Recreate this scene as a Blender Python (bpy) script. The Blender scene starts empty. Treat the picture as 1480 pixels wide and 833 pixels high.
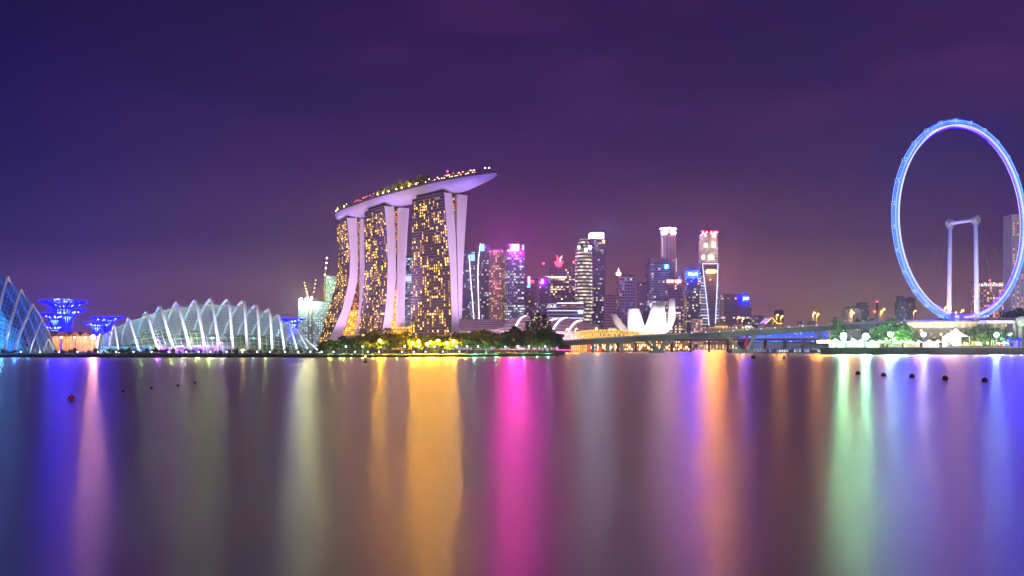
import bpy, math, random
from mathutils import Vector, Matrix
random.seed(11)
SC = bpy.context.scene
COL = SC.collection
R = math.radians

# ---------------------------------------------------------------- camera
F, CX, HY, CH = 1282.0, 740.0, 500.0, 6.0      # focal length in photo pixels, principal column, horizon row, eye height
cam_d = bpy.data.cameras.new('camera')
cam_d.sensor_width = 36.0
cam_d.lens = F / 1480.0 * 36.0
cam_d.shift_y = (HY - 416.5) / 1480.0
cam_d.clip_start = 0.5
cam_d.clip_end = 30000
cam = bpy.data.objects.new('camera', cam_d)
COL.objects.link(cam)
cam.location = (0, 0, CH)
cam.rotation_euler = (R(90), 0, 0)
SC.camera = cam

# ---------------------------------------------------------------- night sky
W = bpy.data.worlds.new('World')
SC.world = W
W.use_nodes = True
nt = W.node_tree
nt.nodes.clear()
N = nt.nodes.new
L = nt.links.new


def mathn(tree, op, a, b=None, c=None, clamp=False):
    n = tree.nodes.new('ShaderNodeMath')
    n.operation = op
    n.use_clamp = clamp
    for i, v in enumerate((a, b, c)):
        if v is None:
            continue
        if isinstance(v, (int, float)):
            n.inputs[i].default_value = v
        else:
            tree.links.new(v, n.inputs[i])
    return n.outputs[0]


def mixc(tree, fac, a, b, mode='MIX'):
    n = tree.nodes.new('ShaderNodeMix')
    n.data_type = 'RGBA'
    n.blend_type = mode
    for sock, v in ((n.inputs[0], fac), (n.inputs[6], a), (n.inputs[7], b)):
        if isinstance(v, (int, float)):
            sock.default_value = v
        elif isinstance(v, tuple):
            sock.default_value = (v[0], v[1], v[2], 1)
        else:
            tree.links.new(v, sock)
    return n.outputs[2]


def hexl(h):
    c = [int(h[i:i + 2], 16) / 255 for i in (0, 2, 4)]
    return tuple(x / 12.92 if x <= .04045 else ((x + .055) / 1.055) ** 2.4 for x in c)


def ramp(tree, fac, stops):
    n = tree.nodes.new('ShaderNodeValToRGB')
    e = n.color_ramp.elements
    while len(e) > 1:
        e.remove(e[-1])
    for i, (p, c) in enumerate(stops):
        el = e[0] if i == 0 else e.new(p)
        el.position = p
        el.color = (c[0], c[1], c[2], 1)
    tree.links.new(fac, n.inputs[0])
    return n.outputs[0]


tc = N('ShaderNodeTexCoord')
sep = N('ShaderNodeSeparateXYZ')
L(tc.outputs['Generated'], sep.inputs[0])
yy = mathn(nt, 'MAXIMUM', mathn(nt, 'ABSOLUTE', sep.outputs[1]), .25)
az = mathn(nt, 'DIVIDE', sep.outputs[0], yy)
elv = mathn(nt, 'DIVIDE', mathn(nt, 'MAXIMUM', sep.outputs[2], 0.0), yy)          # tan of elevation, 0 .. .39 inside the frame
e01 = mathn(nt, 'MULTIPLY', elv, 2.5, clamp=True)
a01 = mathn(nt, 'MULTIPLY_ADD', az, .8, .5, clamp=True)
leftc = ramp(nt, e01, [(0, hexl('86609a')), (.10, hexl('64458c')), (.3, hexl('2e2372')), (.55, hexl('170f5a')), (.8, hexl('0d0852')), (1, hexl('090546'))])
midc = ramp(nt, e01, [(0, hexl('b67c6e')), (.12, hexl('8a5866')), (.3, hexl('56305f')), (.55, hexl('391d60')), (.8, hexl('301654')), (1, hexl('32134e'))])
rightc = ramp(nt, e01, [(0, hexl('b87f68')), (.12, hexl('8a5a58')), (.3, hexl('4c2b50')), (.55, hexl('36204f')), (.75, hexl('36194f')), (1, hexl('4a2159'))])
c1 = mixc(nt, mathn(nt, 'MULTIPLY', a01, 2.0, clamp=True), leftc, midc)
c2 = mixc(nt, mathn(nt, 'MULTIPLY_ADD', a01, 2.0, -1.0, clamp=True), c1, rightc)
# thin night clouds
mp = N('ShaderNodeMapping')
mp.inputs['Scale'].default_value = (1.5, 1.5, 4.2)
mp.inputs['Location'].default_value = (3.1, 0.4, 1.3)
L(tc.outputs['Generated'], mp.inputs[0])
nz = N('ShaderNodeTexNoise')
nz.inputs['Scale'].default_value = 1.6
nz.inputs['Detail'].default_value = 5
nz.inputs['Roughness'].default_value = .55
L(mp.outputs[0], nz.inputs['Vector'])
cl = mathn(nt, 'MULTIPLY', mathn(nt, 'SUBTRACT', nz.outputs[0], .43), 7.0, clamp=True)
clm = mathn(nt, 'MULTIPLY', cl, mathn(nt, 'MULTIPLY_ADD', e01, 1.0, -.12, clamp=True))
dark = mixc(nt, mathn(nt, 'MULTIPLY', clm, .85), c2, hexl('1a0f48'))
glow = mathn(nt, 'MULTIPLY', mathn(nt, 'SUBTRACT', .50, nz.outputs[0]), 3.0, clamp=True)
skyc = mixc(nt, mathn(nt, 'MULTIPLY', mathn(nt, 'MULTIPLY', glow, e01), a01), dark, hexl('64306e'))
SUN_EL, SUN_ROT = 24.0, 150.0
nish = N('ShaderNodeTexSky')
nish.sky_type = 'NISHITA'
nish.sun_disc = False
nish.sun_elevation = R(SUN_EL)
nish.sun_rotation = R(SUN_ROT)
bgn = N('ShaderNodeBackground')
bgn.inputs[1].default_value = .0006
L(nish.outputs[0], bgn.inputs[0])
bg = N('ShaderNodeBackground')
bg.inputs[1].default_value = 1.0
L(skyc, bg.inputs[0])
add = N('ShaderNodeAddShader')
L(bg.outputs[0], add.inputs[0])
L(bgn.outputs[0], add.inputs[1])
wo = N('ShaderNodeOutputWorld')
L(add.outputs[0], wo.inputs[0])

# weak, wide lavender fill added to model the forms, from right behind the viewer
sun_d = bpy.data.lights.new('fill_sun', 'SUN')
sun_d.energy = .55
sun_d.angle = R(12)
sun_d.color = (.82, .68, 1.0)
sun = bpy.data.objects.new('fill_sun', sun_d)
COL.objects.link(sun)
_dir = Vector((math.sin(R(SUN_ROT)) * math.cos(R(SUN_EL)), math.cos(R(SUN_ROT)) * math.cos(R(SUN_EL)), math.sin(R(SUN_EL))))
sun.rotation_euler = (-_dir).to_track_quat('-Z', 'Y').to_euler()

SC.view_settings.view_transform = 'Standard'
SC.view_settings.look = 'None'
SC.view_settings.exposure = 0
SC.view_settings.gamma = 1
SC.render.engine = 'CYCLES'
SC.cycles.max_bounces = 6
SC.cycles.transparent_max_bounces = 16
SC.cycles.use_denoising = True
SC.cycles.sample_clamp_indirect = 8
SC.cycles.caustics_reflective = False
SC.cycles.caustics_refractive = False
try:
    SC.cycles.use_light_tree = True
except Exception:
    pass


# ---------------------------------------------------------------- helpers
def gx(px, D):
    return (px - CX) / F * D


def gz(py, D):
    return CH + (HY - py) / F * D


def P(px, py, D):
    return Vector((gx(px, D), D, gz(py, D)))


MATS = {}


def mat(name, col, rough=.6, metal=0.0, var=.25, scale=.3, spec=.4):
    if name in MATS:
        return MATS[name]
    m = bpy.data.materials.new(name)
    m.use_nodes = True
    t = m.node_tree
    b = t.nodes['Principled BSDF']
    b.inputs['Roughness'].default_value = rough
    b.inputs['Metallic'].default_value = metal
    b.inputs['Specular IOR Level'].default_value = spec
    tcn = t.nodes.new('ShaderNodeTexCoord')
    n = t.nodes.new('ShaderNodeTexNoise')
    n.inputs['Scale'].default_value = scale
    n.inputs['Detail'].default_value = 4
    t.links.new(tcn.outputs['Object'], n.inputs['Vector'])
    f = mathn(t, 'MULTIPLY_ADD', n.outputs[0], 1.6, -.3, clamp=True)
    lo = tuple(c * (1 - var) for c in col)
    hi = tuple(min(1, c * (1 + var)) for c in col)
    t.links.new(mixc(t, f, lo, hi), b.inputs['Base Color'])
    MATS[name] = m
    return m


def emit(name, col, strength, sample=False):
    if name in MATS:
        return MATS[name]
    m = bpy.data.materials.new(name)
    m.use_nodes = True
    t = m.node_tree
    t.nodes.clear()
    e = t.nodes.new('ShaderNodeEmission')
    e.inputs[0].default_value = (*col, 1)
    e.inputs[1].default_value = strength
    o = t.nodes.new('ShaderNodeOutputMaterial')
    t.links.new(e.outputs[0], o.inputs[0])
    m.cycles.emission_sampling = 'FRONT_BACK' if sample else 'NONE'
    MATS[name] = m
    return m


def glass(name, tint, clear=.75, glow=None):
    if name in MATS:
        return MATS[name]
    m = bpy.data.materials.new(name)
    m.use_nodes = True
    t = m.node_tree
    t.nodes.clear()
    tr = t.nodes.new('ShaderNodeBsdfTransparent')
    tr.inputs[0].default_value = (*tint, 1)
    gl = t.nodes.new('ShaderNodeBsdfPrincipled')
    gl.inputs['Base Color'].default_value = (tint[0] * .12, tint[1] * .12, tint[2] * .12, 1)
    gl.inputs['Roughness'].default_value = .25
    mx = t.nodes.new('ShaderNodeMixShader')
    mx.inputs[0].default_value = 1 - clear
    t.links.new(tr.outputs[0], mx.inputs[1])
    t.links.new(gl.outputs[0], mx.inputs[2])
    o = t.nodes.new('ShaderNodeOutputMaterial')
    t.links.new(mx.outputs[0], o.inputs[0])
    MATS[name] = m
    return m


def facade(name, wall, pane, lit_a, lit_b, frac, cw, ch, strength, ww=.7, wh=.6, band=0.0, rowfrac=.25, seed=0, rough=.45):
    """Curtain wall of window cells in metres (UV): panes, mullions, and the lamps lit behind some of them."""
    m = bpy.data.materials.new(name)
    m.use_nodes = True
    t = m.node_tree
    b = t.nodes['Principled BSDF']
    uv = t.nodes.new('ShaderNodeUVMap')
    uv.uv_map = 'UVMap'
    s = t.nodes.new('ShaderNodeSeparateXYZ')
    t.links.new(uv.outputs[0], s.inputs[0])
    u = mathn(t, 'DIVIDE', s.outputs[0], cw)
    v = mathn(t, 'DIVIDE', s.outputs[1], ch)
    fu, fv = mathn(t, 'FLOOR', u), mathn(t, 'FLOOR', v)
    ru, rv = mathn(t, 'FRACT', u), mathn(t, 'FRACT', v)
    mu = mathn(t, 'LESS_THAN', mathn(t, 'ABSOLUTE', mathn(t, 'SUBTRACT', ru, .5)), ww / 2)
    mv = mathn(t, 'LESS_THAN', mathn(t, 'ABSOLUTE', mathn(t, 'SUBTRACT', rv, .5)), wh / 2)
    mask = mathn(t, 'MULTIPLY', mu, mv)
    cb = t.nodes.new('ShaderNodeCombineXYZ')
    t.links.new(fu, cb.inputs[0])
    t.links.new(fv, cb.inputs[1])
    cb.inputs[2].default_value = seed * 1.37 + .5
    wn = t.nodes.new('ShaderNodeTexWhiteNoise')
    wn.noise_dimensions = '3D'
    t.links.new(cb.outputs[0], wn.inputs['Vector'])
    sc = t.nodes.new('ShaderNodeSeparateColor')
    t.links.new(wn.outputs['Color'], sc.inputs[0])
    wr = t.nodes.new('ShaderNodeTexWhiteNoise')
    wr.noise_dimensions = '1D'
    t.links.new(mathn(t, 'ADD', fv, seed * 7.13 + .5), wr.inputs['W'])
    rowlit = mathn(t, 'LESS_THAN', wr.outputs['Value'], rowfrac)
    thr = mathn(t, 'MULTIPLY_ADD', rowlit, band, frac)
    lit = mathn(t, 'LESS_THAN', sc.outputs[0], thr)
    bright = mathn(t, 'MULTIPLY_ADD', mathn(t, 'POWER', sc.outputs[1], 1.6), .9, .18)
    es = mathn(t, 'MULTIPLY', mathn(t, 'MULTIPLY', mathn(t, 'MULTIPLY', lit, mask), bright), strength)
    t.links.new(mixc(t, sc.outputs[2], lit_a, lit_b), b.inputs['Emission Color'])
    t.links.new(es, b.inputs['Emission Strength'])
    t.links.new(mixc(t, mask, wall, pane), b.inputs['Base Color'])
    t.links.new(mathn(t, 'MULTIPLY_ADD', mask, -.25, rough + .1), b.inputs['Roughness'])
    m.cycles.emission_sampling = 'NONE'
    return m


class MB:
    """Collects polygons in world metres; build() links them as one mesh object."""

    def __init__(self):
        self.v, self.f, self.uv = [], [], []

    def poly(self, pts, uv=None):
        i = len(self.v)
        self.v += [Vector(p) for p in pts]
        self.f.append(list(range(i, i + len(pts))))
        self.uv.append(uv or [(p[0], p[2]) for p in pts])

    def prism(self, xy, z0, z1, cap=True):
        n = len(xy)
        area = sum(xy[i][0] * xy[(i + 1) % n][1] - xy[(i + 1) % n][0] * xy[i][1] for i in range(n))
        if area < 0:
            xy = list(reversed(xy))
        zt = z1 if isinstance(z1, (list, tuple)) else [z1] * n
        run = 0
        for i in range(n):
            a, b = xy[i], xy[(i + 1) % n]
            l = math.hypot(b[0] - a[0], b[1] - a[1])
            self.poly([(a[0], a[1], z0), (b[0], b[1], z0), (b[0], b[1], zt[(i + 1) % n]), (a[0], a[1], zt[i])],
                      [(run, z0), (run + l, z0), (run + l, zt[(i + 1) % n]), (run, zt[i])])
            run += l
        if cap:
            self.poly([(p[0], p[1], zt[i]) for i, p in enumerate(xy)], [(-.01, -.01)] * n)
            self.poly([(p[0], p[1], z0) for p in reversed(xy)], [(-.01, -.01)] * n)

    def box(self, c, s, yaw=0.0):
        ca, sa = math.cos(yaw), math.sin(yaw)
        xy = []
        for dx, dy in ((-.5, -.5), (.5, -.5), (.5, .5), (-.5, .5)):
            x, y = dx * s[0], dy * s[1]
            xy.append((c[0] + x * ca - y * sa, c[1] + x * sa + y * ca))
        self.prism(xy, c[2] - s[2] / 2, c[2] + s[2] / 2)

    def extrude(self, pts, vec):
        """polygon pts (3D) pushed along vec, closed"""
        pts = [Vector(p) for p in pts]
        vec = Vector(vec)
        n = len(pts)
        self.poly(pts)
        self.poly([p + vec for p in reversed(pts)])
        for i in range(n):
            a, b = pts[i], pts[(i + 1) % n]
            l = (b - a).length
            self.poly([b, a, a + vec, b + vec], [(l, b.z), (0, a.z), (0, a.z), (l, b.z)])

    def tube(self, pts, r, n=6, close=False, capped=True):
        pts = [Vector(p) for p in pts]
        k = len(pts)
        rs = r if isinstance(r, (list, tuple)) else [r] * k
        base = len(self.v)
        up = Vector((0, 0, 1))
        prev = None
        for i, p in enumerate(pts):
            if close:
                t = pts[(i + 1) % k] - pts[i - 1]
            else:
                t = pts[min(i + 1, k - 1)] - pts[max(i - 1, 0)]
            t.normalize()
            if prev is None:
                s = t.cross(up)
                if s.length < 1e-3:
                    s = t.cross(Vector((1, 0, 0)))
            else:
                s = prev - t * prev.dot(t)
            s.normalize()
            prev = s
            w = s.cross(t)
            for j in range(n):
                a = 2 * math.pi * j / n
                self.v.append(p + (s * math.cos(a) + w * math.sin(a)) * rs[i])
        for i in range(k if close else k - 1):
            for j in range(n):
                a = base + i * n + j
                b = base + i * n + (j + 1) % n
                c = base + ((i + 1) % k) * n + (j + 1) % n
                d = base + ((i + 1) % k) * n + j
                self.f.append([a, b, c, d])
                self.uv.append([(j, i), (j + 1, i), (j + 1, i + 1), (j, i + 1)])
        if capped and not close:
            self.f.append([base + j for j in reversed(range(n))])
            self.uv.append([(0, 0)] * n)
            self.f.append([base + (k - 1) * n + j for j in range(n)])
            self.uv.append([(0, 0)] * n)

    def lathe(self, prof, c, n=24, sx=1.0, sy=1.0):
        """profile of (radius, z) about c; UV in metres"""
        base = len(self.v)
        k = len(prof)
        for r, z in prof:
            for j in range(n):
                a = 2 * math.pi * j / n
                self.v.append(Vector((c[0] + r * sx * math.cos(a), c[1] + r * sy * math.sin(a), c[2] + z)))
        rm = max(p[0] for p in prof)
        for i in range(k - 1):
            for j in range(n):
                a, b = base + i * n + j, base + i * n + (j + 1) % n
                self.f.append([a, b, b + n, a + n])
                u0, u1 = 2 * math.pi * rm * j / n, 2 * math.pi * rm * (j + 1) / n
                z0, z1 = c[2] + prof[i][1], c[2] + prof[i + 1][1]
                self.uv.append([(u0, z0), (u1, z0), (u1, z1), (u0, z1)])
        for i, rev in ((0, True), (k - 1, False)):
            if prof[i][0] > 1e-3:
                idx = [base + i * n + j for j in range(n)]
                self.f.append(idx[::-1] if rev else idx)
                self.uv.append([(0, 0)] * n)

    def ball(self, c, r, n=10, m=6, sz=1.0):
        self.lathe([(max(r * math.sin(math.pi * i / m), .0005 * r), -r * sz * math.cos(math.pi * i / m)) for i in range(m + 1)], c, n)

    def grid(self, rows, uv=None, closeu=False):
        """rows: list of equal-length lists of points"""
        base = len(self.v)
        k, n = len(rows), len(rows[0])
        for r in rows:
            self.v += [Vector(p) for p in r]
        for i in range(k - 1):
            for j in range(n if closeu else n - 1):
                j2 = (j + 1) % n
                self.f.append([base + i * n + j, base + i * n + j2, base + (i + 1) * n + j2, base + (i + 1) * n + j])
                self.uv.append([uv(i, j), uv(i, j + 1), uv(i + 1, j + 1), uv(i + 1, j)] if uv else [(j, i), (j + 1, i), (j + 1, i + 1), (j, i + 1)])

    def mesh(self, name, m, origin=(0, 0, 0), smooth=False):
        o = Vector(origin)
        me = bpy.data.meshes.new(name)
        me.from_pydata([tuple(p - o) for p in self.v], [], self.f)
        ul = me.uv_layers.new(name='UVMap')
        flat = []
        for f in self.uv:
            for a in f:
                flat += [a[0], a[1]]
        ul.data.foreach_set('uv', flat)
        if smooth:
            me.polygons.foreach_set('use_smooth', [True] * len(me.polygons))
        if m:
            me.materials.append(m)
        me.validate()
        return me

    def build(self, name, m, parent=None, smooth=False, label=None):
        org = WORLD_LOC[parent.name] if parent is not None else Vector((0, 0, 0))
        ob = bpy.data.objects.new(name, self.mesh(name, m, org, smooth))
        COL.objects.link(ob)
        if parent is not None:
            ob.parent = parent
            WORLD_LOC[ob.name] = org
        if label:
            ob['label'] = label
        return ob

    def solo(self, name, m, label, cat, group=None, smooth=False, loc=None):
        """a thing that is one mesh, origin at the middle of its base"""
        xs, ys, zs = [p.x for p in self.v], [p.y for p in self.v], [p.z for p in self.v]
        o = Vector(loc) if loc is not None else Vector(((min(xs) + max(xs)) / 2, (min(ys) + max(ys)) / 2, min(zs)))
        ob = bpy.data.objects.new(name, self.mesh(name, m, o, smooth))
        COL.objects.link(ob)
        ob.location = o
        WORLD_LOC[ob.name] = o
        tag(ob, label, cat, group)
        return ob


WORLD_LOC = {}


def tag(o, label=None, cat=None, group=None, kind=None):
    if label:
        o['label'] = label
    if cat:
        o['category'] = cat
    if group:
        o['group'] = group
    if kind:
        o['kind'] = kind


def thing(name, label, cat, loc=(0, 0, 0), group=None):
    o = bpy.data.objects.new(name, None)
    o.empty_display_size = .5
    COL.objects.link(o)
    o.location = loc
    WORLD_LOC[o.name] = Vector(loc)
    tag(o, label, cat, group)
    return o


def structure(name, mb, m, smooth=False, kind='structure'):
    ob = mb.build(name, m, None, smooth)
    ob['kind'] = kind
    return ob


def copy_tree(o, loc, rz=0.0, sc=1.0, label=None, group=None):
    r = o.copy()
    COL.objects.link(r)
    r.location = loc
    r.rotation_euler = (0, 0, rz)
    r.scale = (sc, sc, sc) if not isinstance(sc, tuple) else sc
    for ch in o.children:
        c = ch.copy()
        COL.objects.link(c)
        c.parent = r
        for g in ch.children:
            d = g.copy()
            COL.objects.link(d)
            d.parent = c
    if label:
        r['label'] = label
    if group:
        r['group'] = group
    return r


def spot(loc, target, power, col, cone=60, blend=.6, parent=None, radius=.3):
    d = bpy.data.lights.new('floodlight', 'SPOT')
    d.energy = power
    d.color = col
    d.spot_size = R(cone)
    d.spot_blend = blend
    d.shadow_soft_size = radius
    o = bpy.data.objects.new('floodlight', d)
    COL.objects.link(o)
    o.location = loc
    o.rotation_euler = (Vector(target) - Vector(loc)).to_track_quat('-Z', 'Y').to_euler()
    return o


def point(loc, power, col, radius=.3, parent=None):
    d = bpy.data.lights.new('lamp_light', 'POINT')
    d.energy = power
    d.color = col
    d.shadow_soft_size = radius
    o = bpy.data.objects.new('lamp_light', d)
    COL.objects.link(o)
    o.location = loc
    if parent is not None:
        o.parent = parent
    return o


def interp(poly, key, val, x):
    """piecewise-linear read of a traced line (list of tuples), extrapolating at the ends"""
    pts = sorted(poly, key=lambda p: p[key])
    if x <= pts[0][key]:
        a, b = pts[0], pts[1]
    elif x >= pts[-1][key]:
        a, b = pts[-2], pts[-1]
    else:
        for a, b in zip(pts, pts[1:]):
            if a[key] <= x <= b[key]:
                break
    t = (x - a[key]) / (b[key] - a[key] + 1e-9)
    return a[val] + (b[val] - a[val]) * t


def crom(pts, n):
    """Catmull-Rom through 3D (or nD) points, n samples per span"""
    pts = [Vector(p) for p in pts]
    out = []
    for i in range(len(pts) - 1):
        p0, p1, p2, p3 = pts[max(i - 1, 0)], pts[i], pts[i + 1], pts[min(i + 2, len(pts) - 1)]
        for k in range(n):
            t = k / n
            out.append(.5 * ((2 * p1) + (p2 - p0) * t + (2 * p0 - 5 * p1 + 4 * p2 - p3) * t * t + (3 * p1 - p0 - 3 * p2 + p3) * t ** 3))
    out.append(pts[-1])
    return out


def text_mesh(body, height, name, m, parent, origin, right, up, depth=.25, bold=.02, spacing=1.0):
    """raised letters standing on a wall: origin = lower left corner, right/up = unit vectors"""
    cu = bpy.data.curves.new(name, 'FONT')
    cu.body = body
    cu.size = height * 1.38
    cu.extrude = depth / 2
    cu.offset = bold * height
    cu.space_character = spacing
    tmp = bpy.data.objects.new(name, cu)
    COL.objects.link(tmp)
    me = bpy.data.meshes.new_from_object(tmp.evaluated_get(bpy.context.evaluated_depsgraph_get()))
    bpy.data.objects.remove(tmp)
    right, up = Vector(right), Vector(up)
    out = right.cross(up)
    M = Matrix(((right.x, up.x, out.x), (right.y, up.y, out.y), (right.z, up.z, out.z)))
    org = WORLD_LOC[parent.name] if parent is not None else Vector((0, 0, 0))
    for v in me.vertices:
        v.co = M @ v.co + Vector(origin) - org
    me.materials.clear()
    me.materials.append(m)
    ob = bpy.data.objects.new(name, me)
    COL.objects.link(ob)
    if parent is not None:
        ob.parent = parent
        WORLD_LOC[ob.name] = org
    return ob


# ---------------------------------------------------------------- shared materials
CONC = mat('pale_concrete', (.42, .40, .42), .8)
WHITE = mat('white_painted_steel', (.78, .78, .8), .4, var=.06)
DARKM = mat('dark_metal', (.05, .05, .06), .5)
GREYM = mat('grey_metal', (.3, .3, .33), .4, .3)
LEAF = mat('leaf_green', (.055, .10, .03), .6, var=.55, scale=.9)
LEAF2 = mat('leaf_deep_green', (.04, .085, .035), .6, var=.5, scale=.9)
LEAF3 = mat('leaf_yellow_green', (.10, .13, .03), .6, var=.4, scale=.9)
BARK = mat('bark', (.10, .075, .055), .9, scale=2)
GRASS = mat('lawn', (.035, .06, .02), .9, var=.5, scale=.4)
SOIL = mat('city_ground', (.06, .055, .06), .9, scale=.02)
E_WHITE = emit('lamp_white', (.85, .93, 1), 14)
E_COOL = emit('lamp_cool', (.7, .9, 1), 60)
E_WARM = emit('lamp_sodium', (1, .42, .06), 60)
E_WARMSOFT = emit('lit_warm', (1, .62, .22), 1.6)
E_GOLD = emit('lit_gold', (1, .55, .06), 1.1)
E_RED = emit('beacon_red', (1, .03, .06), 25)
E_VIOLET = emit('line_violet', (.62, .58, 1), 1.6)

# ================================================================ SETTING
# ---- water: long, soft ripples
def water_mat():
    m = bpy.data.materials.new('bay_water')
    m.use_nodes = True
    t = m.node_tree
    t.nodes.clear()
    tcn = t.nodes.new('ShaderNodeTexCoord')
    mpn = t.nodes.new('ShaderNodeMapping')
    mpn.inputs['Scale'].default_value = (1.8, 6.0, 1)
    t.links.new(tcn.outputs['Object'], mpn.inputs[0])
    n1 = t.nodes.new('ShaderNodeTexNoise')
    n1.inputs['Scale'].default_value = 1.0
    n1.inputs['Detail'].default_value = 5
    n1.inputs['Roughness'].default_value = .6
    t.links.new(mpn.outputs[0], n1.inputs['Vector'])
    mp2 = t.nodes.new('ShaderNodeMapping')
    mp2.inputs['Scale'].default_value = (.004, .03, 1)
    t.links.new(tcn.outputs['Object'], mp2.inputs[0])
    n2 = t.nodes.new('ShaderNodeTexNoise')
    n2.inputs['Scale'].default_value = 1.0
    n2.inputs['Detail'].default_value = 3
    t.links.new(mp2.outputs[0], n2.inputs['Vector'])
    bp = t.nodes.new('ShaderNodeBump')
    bp.inputs['Strength'].default_value = .10
    bp.inputs['Distance'].default_value = .25
    t.links.new(n1.outputs[0], bp.inputs['Height'])
    g = t.nodes.new('ShaderNodeBsdfGlossy')
    g.distribution = 'MULTI_GGX'
    g.inputs['Color'].default_value = (1.0, .86, .66, 1)
    t.links.new(mathn(t, 'MULTIPLY_ADD', n2.outputs[0], .10, WATER_ROUGH - .05), g.inputs['Roughness'])
    t.links.new(bp.outputs[0], g.inputs['Normal'])
    d = t.nodes.new('ShaderNodeBsdfDiffuse')
    d.inputs[0].default_value = (.10, .085, .06, 1)
    mx = t.nodes.new('ShaderNodeMixShader')
    fr = t.nodes.new('ShaderNodeFresnel')
    fr.inputs[0].default_value = 1.33
    t.links.new(mathn(t, 'MULTIPLY_ADD', fr.outputs[0], .62, .44, clamp=True), mx.inputs[0])
    t.links.new(d.outputs[0], mx.inputs[1])
    t.links.new(g.outputs[0], mx.inputs[2])
    o = t.nodes.new('ShaderNodeOutputMaterial')
    t.links.new(mx.outputs[0], o.inputs[0])
    return m


WATER_ROUGH = .31
w = MB()
w.poly([(-5000, -60, 0), (5000, -60, 0), (5000, 6000, 0), (-5000, 6000, 0)])
structure('water', w, water_mat())

# ---- land: west bank (gardens, hotel), city behind, east bank (wheel)
QUAY = mat('quay_wall', (.10, .10, .10), .85, scale=.5, var=.5)
lb = MB()
LEFTSHORE = [(-4000, 452), (gx(465, 452), 452), (gx(600, 458), 458), (gx(700, 480), 480), (gx(760, 505), 505), (gx(806, 520), 520)]
lb.prism(LEFTSHORE + [(gx(814, 560), 560), (gx(818, 880), 880), (gx(1000, 930), 930), (gx(1005, 1500), 1500), (-4000, 1500)], -2, 1.2)
structure('ground', lb, SOIL)
cb = MB()
cb.prism([(-5000, 1380), (5000, 1380), (5000, 6000), (-5000, 6000)], -2, 2.0)
structure('ground', cb, SOIL)
rb_ = MB()
RZ = 4.9
rb_.prism([(gx(1186, 600), 600), (4000, 600), (4000, 1390), (gx(1204, 1390), 1390), (gx(1192, 850), 850)], -2, RZ)
structure('ground', rb_, QUAY)
# sloping grass bank of the west shore
gb = MB()
rows = []
for i in range(len(LEFTSHORE) - 1):
    a, b = LEFTSHORE[i], LEFTSHORE[i + 1]
    n = 40 if i == 0 else 12
    for k in range(n):
        t = k / n
        if i == 0:
            t = .8 + .2 * t
        x, y = a[0] + (b[0] - a[0]) * t, a[1] + (b[1] - a[1]) * t
        j = random.uniform(-.12, .12)
        rows.append([(x, y - 1.2 + j, -.1), (x, y + .6, .75 + j), (x, y + 4, 1.5 + j), (x, y + 14, 1.9 + j), (x, y + 30, 1.9), (x, y + 60, 1.8)])
gb.grid(rows)
structure('grass_bank', gb, GRASS, True)
GZ = 1.9
# promenade paving and quay edge of the east bank
pv = MB()
pv.poly([(gx(1187, 603), 603, RZ + .004), (1500, 603, RZ + .004), (1500, 640, RZ + .004), (gx(1189, 640), 640, RZ + .004)])
structure('pavement', pv, mat('promenade_paving', (.30, .28, .25), .8, scale=.6))
qe = MB()
qe.prism([(gx(1186, 599.4), 599.4), (1500, 599.4), (1500, 600.8), (gx(1186, 600.8), 600.8)], RZ - .25, RZ + .22)
structure('quay_edge', qe, CONC)

# ================================================================ HOTEL TOWERS
PALE = mat('pale_cladding', (.62, .58, .62), .55, var=.14, scale=.03)


def hotel_material(seed):
    return facade('hotel_glazing_%d' % seed, (.085, .07, .10), (.018, .016, .024), (1, .62, .2), (1, .7, .3), .0, 1, 1, 0, .62, .62, seed=seed)


WIN = [emit('hotel_window_a', (1, .57, .07), 8), emit('hotel_window_b', (1, .54, .06), 3.4), emit('hotel_window_c', (1, .52, .10), 1.1)]
ATRIUM = facade('atrium_lit', (.25, .10, .03), (.5, .25, .05), (1, .42, .03), (1, .52, .08), .95, 2.2, 3.4, 3.2, .85, .8, seed=5)
ATRIUM_R = facade('atrium_lit_red', (.10, .04, .03), (.12, .06, .03), (1, .25, .03), (1, .55, .12), .45, 1.6, 3.4, 2.0, .85, .7, seed=8)


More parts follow.
